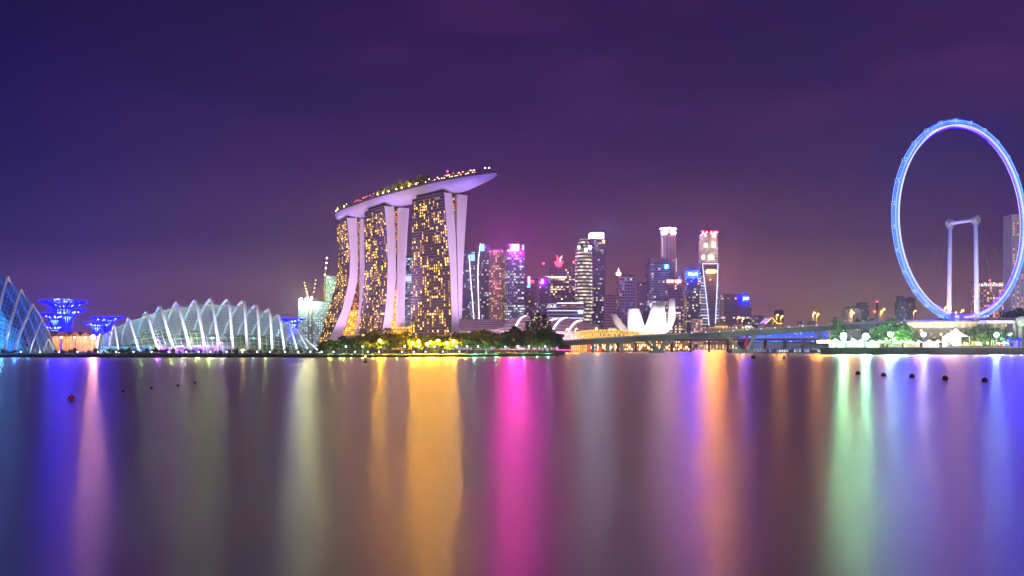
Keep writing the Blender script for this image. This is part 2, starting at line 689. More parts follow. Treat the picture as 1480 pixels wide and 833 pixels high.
def hotel_tower(label, nearpx, nearD, farpx, farD, LL, LR, RL, RR, FL, ncol, nrow, zt, split, seed, litf):
    rnd = random.Random(seed)
    Np = Vector((gx(nearpx, nearD), nearD))
    Fp = Vector((gx(farpx, farD), farD))
    d = (Fp - Np)
    Lf = d.length
    d.normalize()
    e = Vector((d.y, -d.x))

    def on(P0, px, py):
        u = (px - CX) / F
        s = (u * P0.y - P0.x) / (e.x - u * e.y)
        return s, CH + (HY - py) / F * (P0.y + s * e.y)

    def line(P0, pts):
        return [on(P0, *p) for p in pts]
    lLL, lLR, lRL, lRR, lFL = line(Np, LL), line(Np, LR), line(Np, RL), line(Np, RR), line(Fp, FL)
    z0 = 1.0
    zs = [z0 + (zt - z0) * j / nrow for j in range(nrow + 1)]

    def pt(base, s, z):
        q = base + e * s
        return Vector((q.x, q.y, z))

    def S(l, z):
        return interp(l, 1, 0, z)
    root = thing('hotel_tower', label, 'hotel tower', pt(Np, S(lLL, 1), 1.0), None)
    # window wall: ruled between the near and the far edge
    rows = []
    for z in zs:
        a, b = pt(Np, S(lLL, z), z), pt(Fp, S(lFL, z), z)
        rows.append([a.lerp(b, i / ncol) for i in range(ncol + 1)])
    fm = MB()
    fm.grid(rows, uv=lambda i, j: (j, i))
    fm.build('window_wall', hotel_material(seed), root)
    # projecting floor edges
    fl = MB()
    no = -e
    for i in range(1, nrow + 1):
        r = rows[i]
        o = Vector((no.x, no.y, 0)) * .7
        k = Vector((0, 0, .38))
        fl.poly([r[0] + o, r[-1] + o, r[-1] + o + k, r[0] + o + k][::-1])
        fl.poly([r[0], r[-1], r[-1] + o, r[0] + o][::-1])
        fl.poly([r[0] + k, r[-1] + k, r[-1] + o + k, r[0] + o + k])
    fl.build('balcony_edge', mat('balcony_edge', (.34, .27, .34), .7), root)
    # two end slabs
    pr = Vector((d.x, d.y, 0)) * -1.2
    for (la, lb2, fa) in ((lLL, lLR, lFL), (lRL, lRR, None)):
        s = MB()
        na, nb, fa_, fb_ = [], [], [], []
        for z in zs:
            sa, sb = S(la, z), S(lb2, z)
            sb = max(sb, sa + 2.0)
            na.append(pt(Np, sa, z) + pr)
            nb.append(pt(Np, sb, z) + pr)
            f0 = S(fa, z) if fa else sa
            fa_.append(pt(Fp, f0 + .25, z))
            fb_.append(pt(Fp, f0 + (sb - sa), z))
        s.grid([[a, b] for a, b in zip(na, nb)])                     # end wall
        s.grid([[b, f] for b, f in zip(nb, fb_)])                    # inner or west side
        s.grid([[f, a] for f, a in zip(fb_, fa_)])                   # far end
        if fa is None:
            s.grid([[f, a] for f, a in zip(fa_, na)])
        else:
            s.grid([[a, a - pr] for a in na])
        s.poly([na[-1], nb[-1], fb_[-1], fa_[-1]])
        s.build('end_slab', PALE, root)
    # glazed atrium between the slabs, set back
    back = Vector((d.x, d.y, 0)) * 4
    for lo, hi, m in ((1.0, split, ATRIUM), (split, zt - 3, ATRIUM_R)):
        if hi <= lo:
            continue
        a = MB()
        zz = [lo + (hi - lo) * k / 24 for k in range(25)]
        a.grid([[pt(Np, S(lLR, z) - .3, z) + back, pt(Np, max(S(lRL, z), S(lLR, z)) + .3, z) + back] for z in zz],
               uv=lambda i, j: (j * 9.0 + 3, zz[i]))
        a.build('atrium_glazing', m, root)
    # plant storey and struts under the roof deck
    tp = MB()
    a0, b0 = S(lLL, zt), S(lRR, zt)
    q = [pt(Np, a0 + 3, 0) + Vector((d.x, d.y, 0)) * 5, pt(Np, b0 - 3, 0) + Vector((d.x, d.y, 0)) * 5,
         pt(Fp, b0 - 4, 0) - Vector((d.x, d.y, 0)) * 5, pt(Fp, S(lFL, zt) + 3, 0) - Vector((d.x, d.y, 0)) * 5]
    tp.prism([(p.x, p.y) for p in q], zt + .05, zt + 9)
    tp.build('plant_storey', mat('dark_glass_storey', (.03, .035, .05), .3), root)
    mid = S(lLR, zt)
    foot = pt(Np, mid - 1, zt) + Vector((d.x, d.y, 0)) * 1
    for sgn in (-1, 1):
        st = MB()
        top = pt(Np, mid + sgn * 6.5, zt + 10.5) + Vector((d.x, d.y, 0)) * 4
        st.tube([foot, top], .85, 6)
        st.build('strut', WHITE, root)
    # lit hotel rooms: each a pane of its own, the hundred in front, the rest in one mesh
    cells = []
    for j in range(1, nrow - 1):
        for i in range(ncol):
            p = litf * (1.2 if (j % 9) < 5 else .75) * (1.0 if .3 < j / nrow < .9 else 1.1)
            if rnd.random() < p:
                cells.append((i, j))
                if rnd.random() < .35 and j + 1 < nrow - 1:
                    cells.append((i, j + 1))
    cells = sorted(set(cells))
    rnd.shuffle(cells)
    cells.sort(key=lambda c: c[0] > ncol * .5)
    rest = [MB(), MB(), MB()]
    shapes = {}
    off = Vector((no.x, no.y, 0)) * .35
    for n, (i, j) in enumerate(cells):
        a, b, c, e_ = rows[j][i], rows[j][i + 1], rows[j + 1][i + 1], rows[j + 1][i]

        def bl(u, v):
            return a.lerp(b, u).lerp(e_.lerp(c, u), v) + off
        q4 = [bl(.30, .25), bl(.70, .25), bl(.70, .78), bl(.30, .78)]
        k = rnd.choice((0, 1, 1, 2, 2))
        if n < 100:
            mb = MB()
            mb.poly(q4[::-1])
            mb.build('lit_window', WIN[k], root)
        else:
            rest[k].poly(q4[::-1])
    allr = MB()
    sl = []
    for k in range(3):
        for poly in rest[k].f:
            allr.poly([rest[k].v[q] for q in poly])
            sl.append(k)
    ob = allr.build('lit_window', WIN[0], root)
    ob.data.materials.append(WIN[1])
    ob.data.materials.append(WIN[2])
    ob.data.polygons.foreach_set('material_index', sl)
    ob['kind'] = 'stuff'
    return dict(N=Np, F=Fp, d=d, e=e, mid=(S(lLL, zt) + S(lRR, zt)) / 2, zt=zt, L=Lf)


T1 = hotel_tower('nearest and widest hotel tower, squares of gold windows beside a leaning pale end wall', 641.6, 1111, 596, 1165,
                 [(641.6, 277.3), (645.7, 330), (650, 388), (652, 447), (653, 482)],
                 [(652, 278), (656, 318), (658.4, 352), (659.7, 408), (662.6, 481)],
                 [(660.4, 278), (659.6, 332), (660.5, 373), (661, 420), (663, 481)],
                 [(675, 279), (671, 344), (668.2, 395), (667, 447), (665.5, 482)],
                 [(596, 287), (595, 380), (593, 485)], 17, 54, 198, 110, 3, .29)
T2 = hotel_tower('middle hotel tower with gold windows and two pale end slabs under the roof deck', 555.3, 1219, 527, 1272,
                 [(555.3, 296.3), (559, 336), (560.4, 380), (559, 424), (556, 456), (551, 485)],
                 [(569, 297), (571, 344), (572, 399), (570, 428), (567.5, 456), (564, 480)],
                 [(576, 296), (576, 344), (575, 399), (574.6, 428), (574, 466), (574, 480)],
                 [(591.6, 296), (588.6, 332), (585.8, 389), (585, 428), (584.5, 472)],
                 [(527, 300), (527, 399), (521.5, 447), (517.6, 493)], 16, 54, 198, 85, 4, .34)
T3 = hotel_tower('farthest hotel tower with its curved base flaring out to the left, gold windows', 501, 1330, 486, 1388,
                 [(501, 314), (504, 344), (506, 370), (505, 399), (501, 422), (493.6, 451), (479, 483)],
                 [(515.7, 315), (516.5, 344), (517, 389), (515.7, 410), (512, 428), (504, 454.5), (494.6, 483)],
                 [(520.8, 314), (520.6, 399), (520.5, 433), (518, 460), (514, 485)],
                 [(526, 314), (527, 400), (523, 440), (519, 485)],
                 [(486, 321), (488.6, 352), (489, 389), (485, 412), (477, 441), (464, 483)], 15, 54, 198, 60, 5, .34)

# ---- the long boat-shaped roof deck across the three towers
HULL = mat('hull_cladding', (.55, .52, .62), .42, var=.05, scale=.04)


def tower_mid(T):
    p = T['N'] + T['e'] * T['mid'] + T['d'] * (T['L'] * .5)
    return Vector((p.x, p.y, 0))


m1, m2, m3 = tower_mid(T1), tower_mid(T2), tower_mid(T3)
d1 = Vector((T1['d'].x, T1['d'].y, 0))
d3 = Vector((T3['d'].x, T3['d'].y, 0))
# plan, half width, deck level, hull depth
keys = [(*(m3 + d3 * 46)[:2], 4.0, 207.5, 3), (*(m3 + d3 * 30)[:2], 15.0, 209, 8.5), (*m3[:2], 19.5, 210.5, 10.5), (*((m2 + m3) / 2)[:2], 21, 211.5, 12),
        (*m2[:2], 21.5, 212, 12), (*((m1 + m2) / 2)[:2], 21.5, 212.3, 12.5), (*m1[:2], 20.5, 212.3, 12.5), (*(m1 - d1 * 42)[:2], 18.5, 212.3, 12.0),
        (*(m1 - d1 * 70)[:2], 15.0, 212.3, 9.0), (*(m1 - d1 * 97)[:2], 9.5, 212.3, 5.5), (*(m1 - d1 * 112)[:2], 4.5, 212.3, 3), (*(m1 - d1 * 118)[:2], .8, 212.3, 1.0)]


class _V5:
    pass


def crom5(keys, n):
    a = crom([(k[0], k[1], k[2]) for k in keys], n)
    b = crom([(k[3], k[4], 0) for k in keys], n)
    return [(p.x, p.y, max(p.z, .4), q.x, q.y) for p, q in zip(a, b)]


keys = [(k[0], k[1], k[2], k[3] + 1.5, k[4]) for k in keys]
ks = crom5(keys, 6)
deck = thing('roof_deck', 'long boat-shaped roof deck with lilac underside lying across the three towers', 'roof deck', (m2.x, m2.y, 201))
rows, rim, top = [], [], []
for i, (x, y, w_, zt, hd) in enumerate(ks):
    a, b = ks[max(i - 1, 0)], ks[min(i + 1, len(ks) - 1)]
    t = Vector((b[0] - a[0], b[1] - a[1], 0)).normalized()
    nn = Vector((t.y, -t.x, 0))
    c = Vector((x, y, 0))
    rows.append([c + nn * (w_ * math.cos(math.pi * k / 14)) + Vector((0, 0, zt - 1.6 - hd * math.sin(math.pi * k / 14) ** .8)) for k in range(15)])
    rim.append([c + nn * w_ + Vector((0, 0, zt - 1.6)), c + nn * (w_ + .5) + Vector((0, 0, zt - .8)), c + nn * (w_ + .1) + Vector((0, 0, zt + 1.6)), c + nn * (w_ * .9) + Vector((0, 0, zt + 1.6)), c + nn * (w_ * .88) + Vector((0, 0, zt)),
                c - nn * (w_ * .88) + Vector((0, 0, zt)), c - nn * (w_ * .9) + Vector((0, 0, zt + 1.6)), c - nn * (w_ + .1) + Vector((0, 0, zt + 1.6)), c - nn * (w_ + .5) + Vector((0, 0, zt - .8)), c - nn * w_ + Vector((0, 0, zt - 1.6))])
h = MB()
h.grid(rows)
h.build('hull', HULL, deck, True)
h = MB()
h.grid(rim)
h.build('deck_edge', mat('deck_edge', (.11, .10, .13), .6), deck)
DECK = ks


def deck_at(f, side):
    """point on the deck: f 0..1 from the far stern to the near tip, side -1..1"""
    q = f * (len(ks) - 1)
    i = min(int(q), len(ks) - 2)
    t = q - i
    a, b = ks[i], ks[i + 1]
    tt = Vector((b[0] - a[0], b[1] - a[1], 0)).normalized()
    nn = Vector((tt.y, -tt.x, 0))
    p = Vector((a[0] + (b[0] - a[0]) * t, a[1] + (b[1] - a[1]) * t, a[3] + (b[3] - a[3]) * t))
    w_ = a[2] + (b[2] - a[2]) * t
    return p + nn * (w_ * side * .88), tt, nn


def deck_f(px):
    return min((k / 400 for k in range(401)), key=lambda f: abs(CX + F * deck_at(f, 0)[0].x / deck_at(f, 0)[0].y - px))


# which side faces the viewer?
_sv = 1 if deck_at(.5, 1)[0].length < deck_at(.5, -1)[0].length else -1
# railing, terrace roofs, light rows
ra = MB()
for sd in (_sv * .97, -_sv * .97):
    pts = [deck_at(k / 90, sd)[0] + Vector((0, 0, 1.3)) for k in range(3, 89)]
    ra.tube(pts, .10, 4)
    for p in pts[::2]:
        ra.tube([p - Vector((0, 0, 1.3)), p], .07, 4)
ra.build('railing', GREYM, deck)
for f0, f1, hh in ((deck_f(633), deck_f(652), 5.5), (deck_f(652), deck_f(694), 7.0), (deck_f(528), deck_f(558), 4.2)):
    n = 8
    tr = MB()
    for s0, s1 in ((-.55, .75),):
        lo, hi = [], []
        for k in range(n + 1):
            f = f0 + (f1 - f0) * k / n
            lo.append(deck_at(f, s1 * _sv)[0])
            hi.append(deck_at(f, s0 * _sv)[0])
        for a, b in zip(range(n), range(1, n + 1)):
            tr.prism([(lo[a].x, lo[a].y), (lo[b].x, lo[b].y), (hi[b].x, hi[b].y), (hi[a].x, hi[a].y)], lo[a].z + hh - .5, lo[a].z + hh)
        for a in range(0, n + 1, 2):
            for q in (lo[a], hi[a]):
                tr.tube([q, q + Vector((0, 0, hh - .4))], .2, 5)
    tr.build('terrace_roof', mat('terrace_roof', (.16, .12, .15), .7), deck)
core = MB()
p, tt, nn = deck_at(deck_f(641), -.1)
core.box((p.x, p.y, p.z + 4.5), (12, 9, 9), math.atan2(tt.y, tt.x))
p2, _, _ = deck_at(deck_f(647), 0)
core.tube([p2 + Vector((0, 0, 3)), p2 + Vector((0, 0, 15))], .25, 5)
core.build('lift_house', mat('lift_house', (.12, .08, .12), .7), deck)
E_DECKW = emit('deck_lamp_warm', (1, .66, .35), 7)
E_DECKR = emit('deck_lamp_red', (1, .20, .15), 4)
for f0, f1, n, m in ((deck_f(634), deck_f(697), 24, E_DECKW), (deck_f(655), deck_f(698), 16, E_DECKR), (deck_f(527), deck_f(560), 18, E_DECKR), (deck_f(490), deck_f(527), 9, E_DECKW)):
    for k in range(n):
        f = f0 + (f1 - f0) * (k + random.uniform(-.2, .2)) / n
        p, _, _ = deck_at(f, _sv * random.uniform(.9, 1.06))
        b = MB()
        b.box((p.x, p.y, p.z + random.choice((2.6, 5.4)) + random.uniform(-.3, .6)), (1.0, 1.0, .9))
        b.build('deck_lamp', m, deck)
b = MB()
b.ball(p2 + Vector((0, 0, 15.4)), .9, 8, 5)
b.build('beacon', E_RED, deck)
# lamp mast out on the tip
p, tt, nn = deck_at(deck_f(704), 0)
ms = thing('lamp_mast', 'thin mast with two lamps standing near the pointed tip of the roof deck', 'lamp mast', p)
b = MB()
b.tube([p, p + Vector((0, 0, 7))], .25, 5)
b.tube([p + Vector((-3, 0, 7)), p + Vector((3, 0, 7))], .2, 5)
b.build('post', GREYM, ms)
for s_ in (-2.4, 2.4):
    b = MB()
    b.box((p.x + s_, p.y, p.z + 7.5), (1.6, 1, 1))
    b.build('lamp_head', emit('mast_lamp', (1, .8, .6), 9), ms)

# base block between the near and the middle tower, gold lit
b = MB()
pa, pb = Vector((gx(565, 1190), 1190)), Vector((gx(594, 1160), 1160))
dd = (pb - pa).normalized()
bk = Vector((-dd.y, dd.x)) * 40
b.prism([tuple(pa), tuple(pb), tuple(pb + bk), tuple(pa + bk)], 1.2, gz(473, 1175))
b.solo('hotel_lobby', facade('lobby_lit', (.2, .1, .03), (.5, .3, .05), (1, .42, .01), (1, .50, .03), .93, 2.6, 14, 3.5, .72, .92, seed=3),
       'low gold-lit lobby block between the middle and nearest hotel towers', 'lobby')
b = MB()
pa, pb = Vector((gx(474, 1330), 1330)), Vector((gx(520, 1322), 1322))
b.prism([tuple(pa), tuple(pb), (pb.x + 10, pb.y + 30), (pa.x, pa.y + 30)], 1.2, gz(485, 1326))
b.solo('entrance_terrace', mat('terrace_stone', (.35, .28, .22), .8), 'flat entrance terrace at the flared foot of the farthest hotel tower', 'terrace')

# floodlights on the end walls and under the hull
for T, pw in ((T1, 1.0), (T2, 1.0), (T3, .9)):
    c = T['N'] + T['e'] * T['mid']
    out = -T['d']
    q = c + out * 150 + T['e'] * 10 if T is T1 else c + out * 95 - T['e'] * 85
    spot((q.x, q.y, 18), (c.x, c.y, 125), 1.5e6 * pw, (.80, .52, 1.0), 75 if T is not T1 else 62, .5)
spot((-330, 780, 15), (-170, 1200, 110), 7.5e6, (1.0, .66, .74), 50, .9)  # added fill flood that brings out the balcony lines
for f, pw in ((.86, 1.15), (.62, .9), (.40, .9), (.2, .8)):
    p, tt, nn = deck_at(f, 0)
    q = p + nn * (_sv * 85)
    spot((q.x, q.y, 60), (p.x, p.y, 205), 1.0e6 * pw, (.27, .16, 1.0), 38, .9)

# ================================================================ CITY TOWERS
ZB = 2.0


def footprint(px0, px1, D, yaw, ratio):
    """rectangle whose silhouette spans px0..px1, front corner about depth D"""
    Wd = (px1 - px0) / F * D
    c, s = abs(math.cos(yaw)), abs(math.sin(yaw))
    w_ = Wd / (c + ratio * s)
    d_ = w_ * ratio
    cx = gx((px0 + px1) / 2, D)
    cy = D + (w_ * s + d_ * c) / 2
    cx = (px0 + px1 - 2 * CX) / 2 / F * cy
    k = cy / D
    w_, d_ = w_ * k, d_ * k
    ca, sa = math.cos(yaw), math.sin(yaw)
    out = []
    for dx, dy in ((-.5, -.5), (.5, -.5), (.5, .5), (-.5, .5)):
        x, y = dx * w_, dy * d_
        out.append((cx + x * ca - y * sa, cy + x * sa + y * ca))
    return out, (cx, cy), w_, d_


def shrink(xy, k):
    cx = sum(p[0] for p in xy) / len(xy)
    cy = sum(p[1] for p in xy) / len(xy)
    return [(cx + (p[0] - cx) * k, cy + (p[1] - cy) * k) for p in xy]


COOL, WARMW, TEAL, GREENW = (.58, .74, 1), (1, .66, .28), (.45, .85, 1), (.85, 1, .62)
FN = [0]


def glazed(wall, pane, a, b, frac, cw=3.6, ch=4.2, st=1.6, ww=.72, wh=.55, band=0.0, rowfrac=.25):
    FN[0] += 1
    return facade('curtain_wall_%d' % FN[0], tuple(c * 1.6 for c in wall), tuple(c * 1.6 for c in pane), a, b, frac * 1.35, cw, ch, st * 1.5, ww, wh, band, rowfrac, seed=FN[0] * 3)


NAVY, NAVYP = (.10, .10, .21), (.022, .026, .075)
PLUM, PLUMP = (.16, .10, .20), (.035, .024, .065)
GREY_, GREYP = (.24, .23, .30), (.05, .05, .075)
ROOFM = mat('roof_plant', (.12, .11, .15), .8)


def tower(name, label, cat, px0, px1, top, D, m, yaw=0.0, ratio=.8, plant=True, group=None, rim=None):
    xy, c, w_, d_ = footprint(px0, px1, D, yaw, ratio)
    zt = gz(top, c[1] - d_ * .4)
    root = thing(name, label, cat, (c[0], c[1], ZB), group)
    b = MB()
    b.prism(xy, ZB, zt)
    b.build('curtain_wall', m, root)
    if plant:
        b = MB()
        b.prism(shrink(xy, .6), zt + .01, zt + max(3.0, (zt - ZB) * .02))
        b.build('roof_plant', ROOFM, root)
    b = MB()
    o, i = shrink(xy, 1.01), shrink(xy, .93)
    for k in range(4):
        q = (k + 1) % 4
        b.prism([o[k], o[q], i[q], i[k]], zt + .02, zt + 1.6)
    b.build('parapet', rim or ROOFM, root)
    return root, xy, c, zt


def panel(root, name, px0, px1, py0, py1, D, m, depth=1.2):
    """lit board or sign on the front of a tower (photo columns/rows at depth D)"""
    b = MB()
    a, c = P(px0, py1, D), P(px1, py0, D)
    b.box(((a.x + c.x) / 2, D, (a.z + c.z) / 2), (abs(c.x - a.x), depth, abs(c.z - a.z)))
    return b.build(name, m, root)


def strip(root, name, pts, D, r, m):
    b = MB()
    b.tube([P(x, y, D) for x, y in pts], r, 6)
    return b.build(name, m, root)


E_STRIP = emit('edge_light', (.80, .82, 1), 3.0)
E_TEALTOP = emit('teal_crown', (.35, .75, 1), 1.8)
E_CROWN = emit('white_crown', (.85, .90, 1), 2.6)
E_SIGNW = emit('sign_white', (.95, .95, 1), 6)
E_MAG = emit('sign_magenta', (1, .010, .85), 560, True)
E_SIGNRED = emit('sign_red', (1, .03, .08), 8, True)
E_SIGNBLUE = emit('sign_blue', (.0004, .0018, 1), 260, True)
E_SIGNVIOLET = emit('sign_violet', (.55, .01, 1), 420, True)
E_YEL = emit('sign_yellow', (1, .36, .02), 1400, True)

# -- twin bowed towers with a lit edge
for px0, px1, top, D, pts, pan, lab in (
        (664, 687, 364, 1560, [(678, 369), (680, 400), (683, 435), (685, 462)], (680, 686, 368, 377), 'shorter bowed glass tower beside the pale hotel slab, white light down its edge'),
        (689, 708, 356, 1545, [(694.5, 352), (691.5, 375), (690.5, 400), (691.5, 430), (692.7, 464)], (694.5, 700, 353, 363), 'taller bowed glass tower with a white lit edge and small lit top box')):
    r, xy, c, zt = tower('glass_tower', lab, 'tower', px0, px1, top, D, glazed(NAVY, NAVYP, TEAL, WARMW, .13, 3.2, 4, 1.3, band=.1), .12, .8, False)
    Dn = min(p[1] for p in xy) - 1.5
    strip(r, 'edge_light', pts, Dn, .75, E_STRIP)
    panel(r, 'lit_top_box', pan[0], pan[1], pan[2], pan[3], Dn + 1, E_TEALTOP, 5)
r, xy, c, zt = tower('residential_tower', 'plum apartment tower with scattered warm windows and a red beacon halfway up', 'tower', 707, 729, 362, 1500, glazed((.20, .11, .13), PLUMP, WARMW, (1, .5, .2), .30, 3.6, 4.2, 1.7, .6, .5), -.3, .8)
panel(r, 'beacon', 715.5, 717, 414, 415.5, min(p[1] for p in xy) - 1, E_RED)
r, xy, c, zt = tower('office_tower', 'dark office tower with green-white windows under a blazing magenta roof sign', 'tower', 729, 758, 362, 1480, glazed(NAVY, NAVYP, GREENW, COOL, .16, 3.4, 4.4, 1.5, .85, .5, band=.5, rowfrac=.3), .22, .9)
Dn = min(p[1] for p in xy) - 1
panel(r, 'roof_sign', 738.5, 750, 354, 361, Dn, E_MAG, 2)
panel(r, 'lit_fin', 754.5, 757.5, 354, 361, Dn + 2, E_TEALTOP, 2)
panel(r, 'lit_cornice', 733, 750, 361.8, 363, Dn - .5, E_CROWN)
panel(r, 'beacon', 735.5, 737, 353.5, 355, Dn, E_RED)
r, xy, c, zt = tower('office_tower', 'lower dark tower with a pink and cyan sign in the gap between taller towers', 'tower', 758, 782, 405, 1520, glazed(PLUM, (.04, .02, .06), WARMW, COOL, .10, 3.4, 4.2, 1.3), 0, .8)
Dn = min(p[1] for p in xy) - 1
for q, m in (((763, 766, 400, 408), emit('sign_pink', (1, .15, .45), 12, True)), ((766, 771.5, 405.5, 409), E_SIGNRED), ((763, 766, 409, 415.5), emit('sign_cyan', (.1, .45, 1), 6, True))):
    panel(r, 'sign', *q, Dn, m)
r, xy, c, zt = tower('office_tower', 'low dark tower washed by a violet sign on its corner', 'tower', 779, 795, 403, 1470, glazed((.13, .08, .2), (.04, .02, .09), WARMW, COOL, .12, 3.4, 4.2, 1.2), 0, .8)
panel(r, 'sign', 782.5, 785, 404.5, 410, min(p[1] for p in xy) - 1, E_SIGNVIOLET)

# -- stepped tower with the red emblem
xy, c, w_, d_ = footprint(787, 831, 400, .0, .7) if False else footprint(787, 831, 1600, 0, .7)
r = thing('office_tower', 'broad stepped tower with lit office bands and a red flared emblem on top', 'tower', (c[0], c[1], ZB))
m = glazed(PLUM, PLUMP, (1, .85, .55), WARMW, .10, 3.6, 4.4, 1.6, .9, .5, band=.65, rowfrac=.22)
b = MB()
zl = gz(400, 1600)
b.prism(xy, ZB, zl)
b.build('lower_block', m, r)
b = MB()
up = footprint(793, 824, 1604, 0, .6)[0]
b.prism(up, zl + .01, gz(387, 1604))
b.build('upper_block', m, r)
Dn = 1599
panel(r, 'lit_cornice', 787.5, 819, 399.5, 402.5, Dn, emit('cornice_light', (1, .85, .7), 1.6))
b = MB()
a = P(806, 387, 1606)
b.extrude([P(805, 385.5, 1606), P(811, 385.5, 1606), P(814.5, 377.5, 1606), P(811, 379, 1606), P(813, 369, 1606), P(808.3, 374, 1606), P(804.5, 368.5, 1606), P(805.5, 378.5, 1606), P(801, 378, 1606)], (0, 4, 0))
b.build('emblem', E_SIGNRED, r)
b = MB()
b.extrude([P(808.6, 379, 1604), P(810, 379, 1604), P(812.6, 369.6, 1604), P(809, 373, 1604)], (0, 1.5, 0))
b.build('emblem_petal', emit('emblem_pale', (.9, .5, .9), 3), r)
for px, py in ((785.6, 381), (829, 379)):
    b = MB()
    b.tube([P(px, 400, 1603), P(px, py, 1603)], .35, 5)
    mast = b.build('aerial', GREYM, r)
    b = MB()
    b.ball(P(px, py, 1603), 1.5, 8, 5)
    b.build('beacon', E_RED, mast)

# -- low banded block with its letters
r, xy, c, zt = tower('office_block', 'low wide office block with violet light bands and white roof letters', 'office block', 791, 843, 439, 1330,
                     facade('banded_wall', (.10, .09, .2), (.03, .03, .09), (.62, .58, 1), (.75, .70, 1), .96, 60, 5.6, 1.5, .985, .34, seed=2), .06, .4, False)
Dn = min(p[1] for p in xy) - 1.2
text_mesh('OUE', (444.6 - 440) / F * Dn, 'letters', emit('block_letters', (.95, .95, 1), 1.6), r, P(791.3, 444.8, Dn), (1, 0, 0), (0, 0, 1), 1.0, .02)
panel(r, 'lit_lounge', 812, 838, 441, 444.5, Dn + .6, facade('lounge_lit', (.2, .1, .06), (.3, .15, .05), (1, .5, .15), (1, .7, .4), .6, 2.2, 5, 1.5, .8, .8, seed=12), .6)
panel(r, 'screen', 835.5, 842.5, 449, 453, Dn, emit('screen_white', (.8, .85, 1), 4), .8)
panel(r, 'top_strip', 805, 843, 437.8, 438.8, Dn, E_STRIP, .6)

# -- round banded tower
D = 1420
cx = gx(843.6, D)
rb = 12.4 / F * D
H = lambda py: gz(py, D) - ZB
prof = [(rb * .97, 0), (rb, H(440)), (rb, H(375)), (rb * .97, H(366)), (rb * .86, H(358)), (rb * .68, H(352)), (rb * .46, H(347.5)), (rb * .40, H(346))]
r = thing('round_tower', 'round tower wrapped in bright white bands with a rounded top', 'tower', (cx, D, ZB))
b = MB()
b.lathe(prof, (cx, D, ZB), 40)
b.build('banded_wall', facade('round_bands', (.13, .12, .14), (.05, .05, .06), (1, .94, .74), (1, .86, .6), .93, 5.2, 5.6, 1.5, 1.0, .46, seed=4), r, True)
panel(r, 'logo', 844.5, 848.5, 359, 364, D - rb - .5, E_SIGNW)
for q in (837.5, 853):
    panel(r, 'corner_lamp', q - 1.6, q + 1.6, 356.5, 359, D - rb * .6, emit('blue_lamp', (.30, .48, 1), 260, True), 2)
r, xy, c, zt = tower('office_tower', 'tall navy tower with a glowing white crown behind the round banded tower', 'tower', 850, 873.5, 346, 1640, glazed(NAVY, (.015, .02, .06), WARMW, COOL, .09, 3.6, 4.4, 1.4, .8, .5, band=.35, rowfrac=.12), .1, .9, False)
b = MB()
b.prism(shrink(xy, .86), zt + .02, gz(337, 1645))
b.build('lit_crown', facade('crown_glass', (.4, .42, .5), (.6, .65, .75), (.22, .45, 1), (.30, .52, 1), 1.0, 3, 14, 190, .8, .9, seed=1), r)
panel(r, 'side_lamp', 871, 874, 347.5, 351, min(p[1] for p in xy) - 1, emit('orange_lamp', (1, .4, .05), 12))

# -- middle group
tower('office_block', 'small pinkish striped block at the right foot of the navy crowned tower', 'office block', 873.5, 890, 429, 1480, glazed((.42, .26, .36), (.07, .04, .08), WARMW, COOL, .04, 40, 4.6, 1.0, .98, .5), 0, .8)
r, xy, c, zt = tower('office_tower', 'grey grid tower with a white and orange glowing cross on its roof corner', 'tower', 892, 917, 399, 1540, glazed((.36, .28, .38), (.05, .04, .08), WARMW, COOL, .10, 4.6, 5.4, 1.2, .75, .6), .1, .8)
Dn = min(p[1] for p in xy)
b = MB()
b.tube([P(894, 399, Dn), P(894, 387.5, Dn)], .5, 5)
b.tube([P(892.3, 391.5, Dn), P(895.7, 391.5, Dn)], .5, 5)
b.build('roof_cross', emit('cross_white', (1, .8, .75), 6), r)
panel(r, 'roof_glow', 891, 897, 394.5, 398, Dn, emit('cross_orange', (1, .28, .12), 60, True), 2)
tower('office_tower', 'slim mauve tower standing in the gap right of the cross-topped tower', 'tower', 921, 934, 411, 1600, glazed((.26, .18, .27), (.06, .04, .09), WARMW, COOL, .08, 3.6, 4.4, 1.2), 0, .8)
r, xy, c, zt = tower('office_tower', 'tallest pale tower with a white lit roof rim and deep slots down one side', 'tower', 954.5, 977, 331, 1720,
                     glazed((.46, .34, .42), (.10, .06, .10), WARMW, (1, .8, .6), .03, 8.5, 4.6, 1.4, .42, .55), .75, 1.0, False, rim=emit('roof_rim_light', (.95, .60, 1), 300, True))
Dn = min(p[1] for p in xy)
for a_, b_ in ((0, 1), (0, 3)):
    p, q = Vector(xy[a_]), Vector(xy[b_])
    n_ = ((q - p).orthogonal()).normalized()
    if n_.y > 0:
        n_ = -n_
    b = MB()
    s_, e_ = p.lerp(q, .2) + n_ * .6, p.lerp(q, .82) + n_ * .6
    b.prism([tuple(s_), tuple(e_), tuple(e_ + n_ * .4), tuple(s_ + n_ * .4)], zt - 9, zt - 5)
    b.build('roof_letters', emit('rim_letters', (.95, .60, 1), 110, True), r)
p = Vector(xy[0]).lerp(Vector(xy[3]), .25) if xy[3][0] < xy[0][0] else Vector(xy[0]).lerp(Vector(xy[1]), .25)
for k in range(11):
    panel(r, 'lift_window', 957.2, 958.4, 345 + k * 2.4, 346.2 + k * 2.4, p.y - 3.5, emit('lift_lit', (1, .7, .35), 2.2), .5)
for k in range(9):
    panel(r, 'edge_lamp', 977, 978, 374 + k * 2.2, 375 + k * 2.2, Dn + 8, E_STRIP, .8)
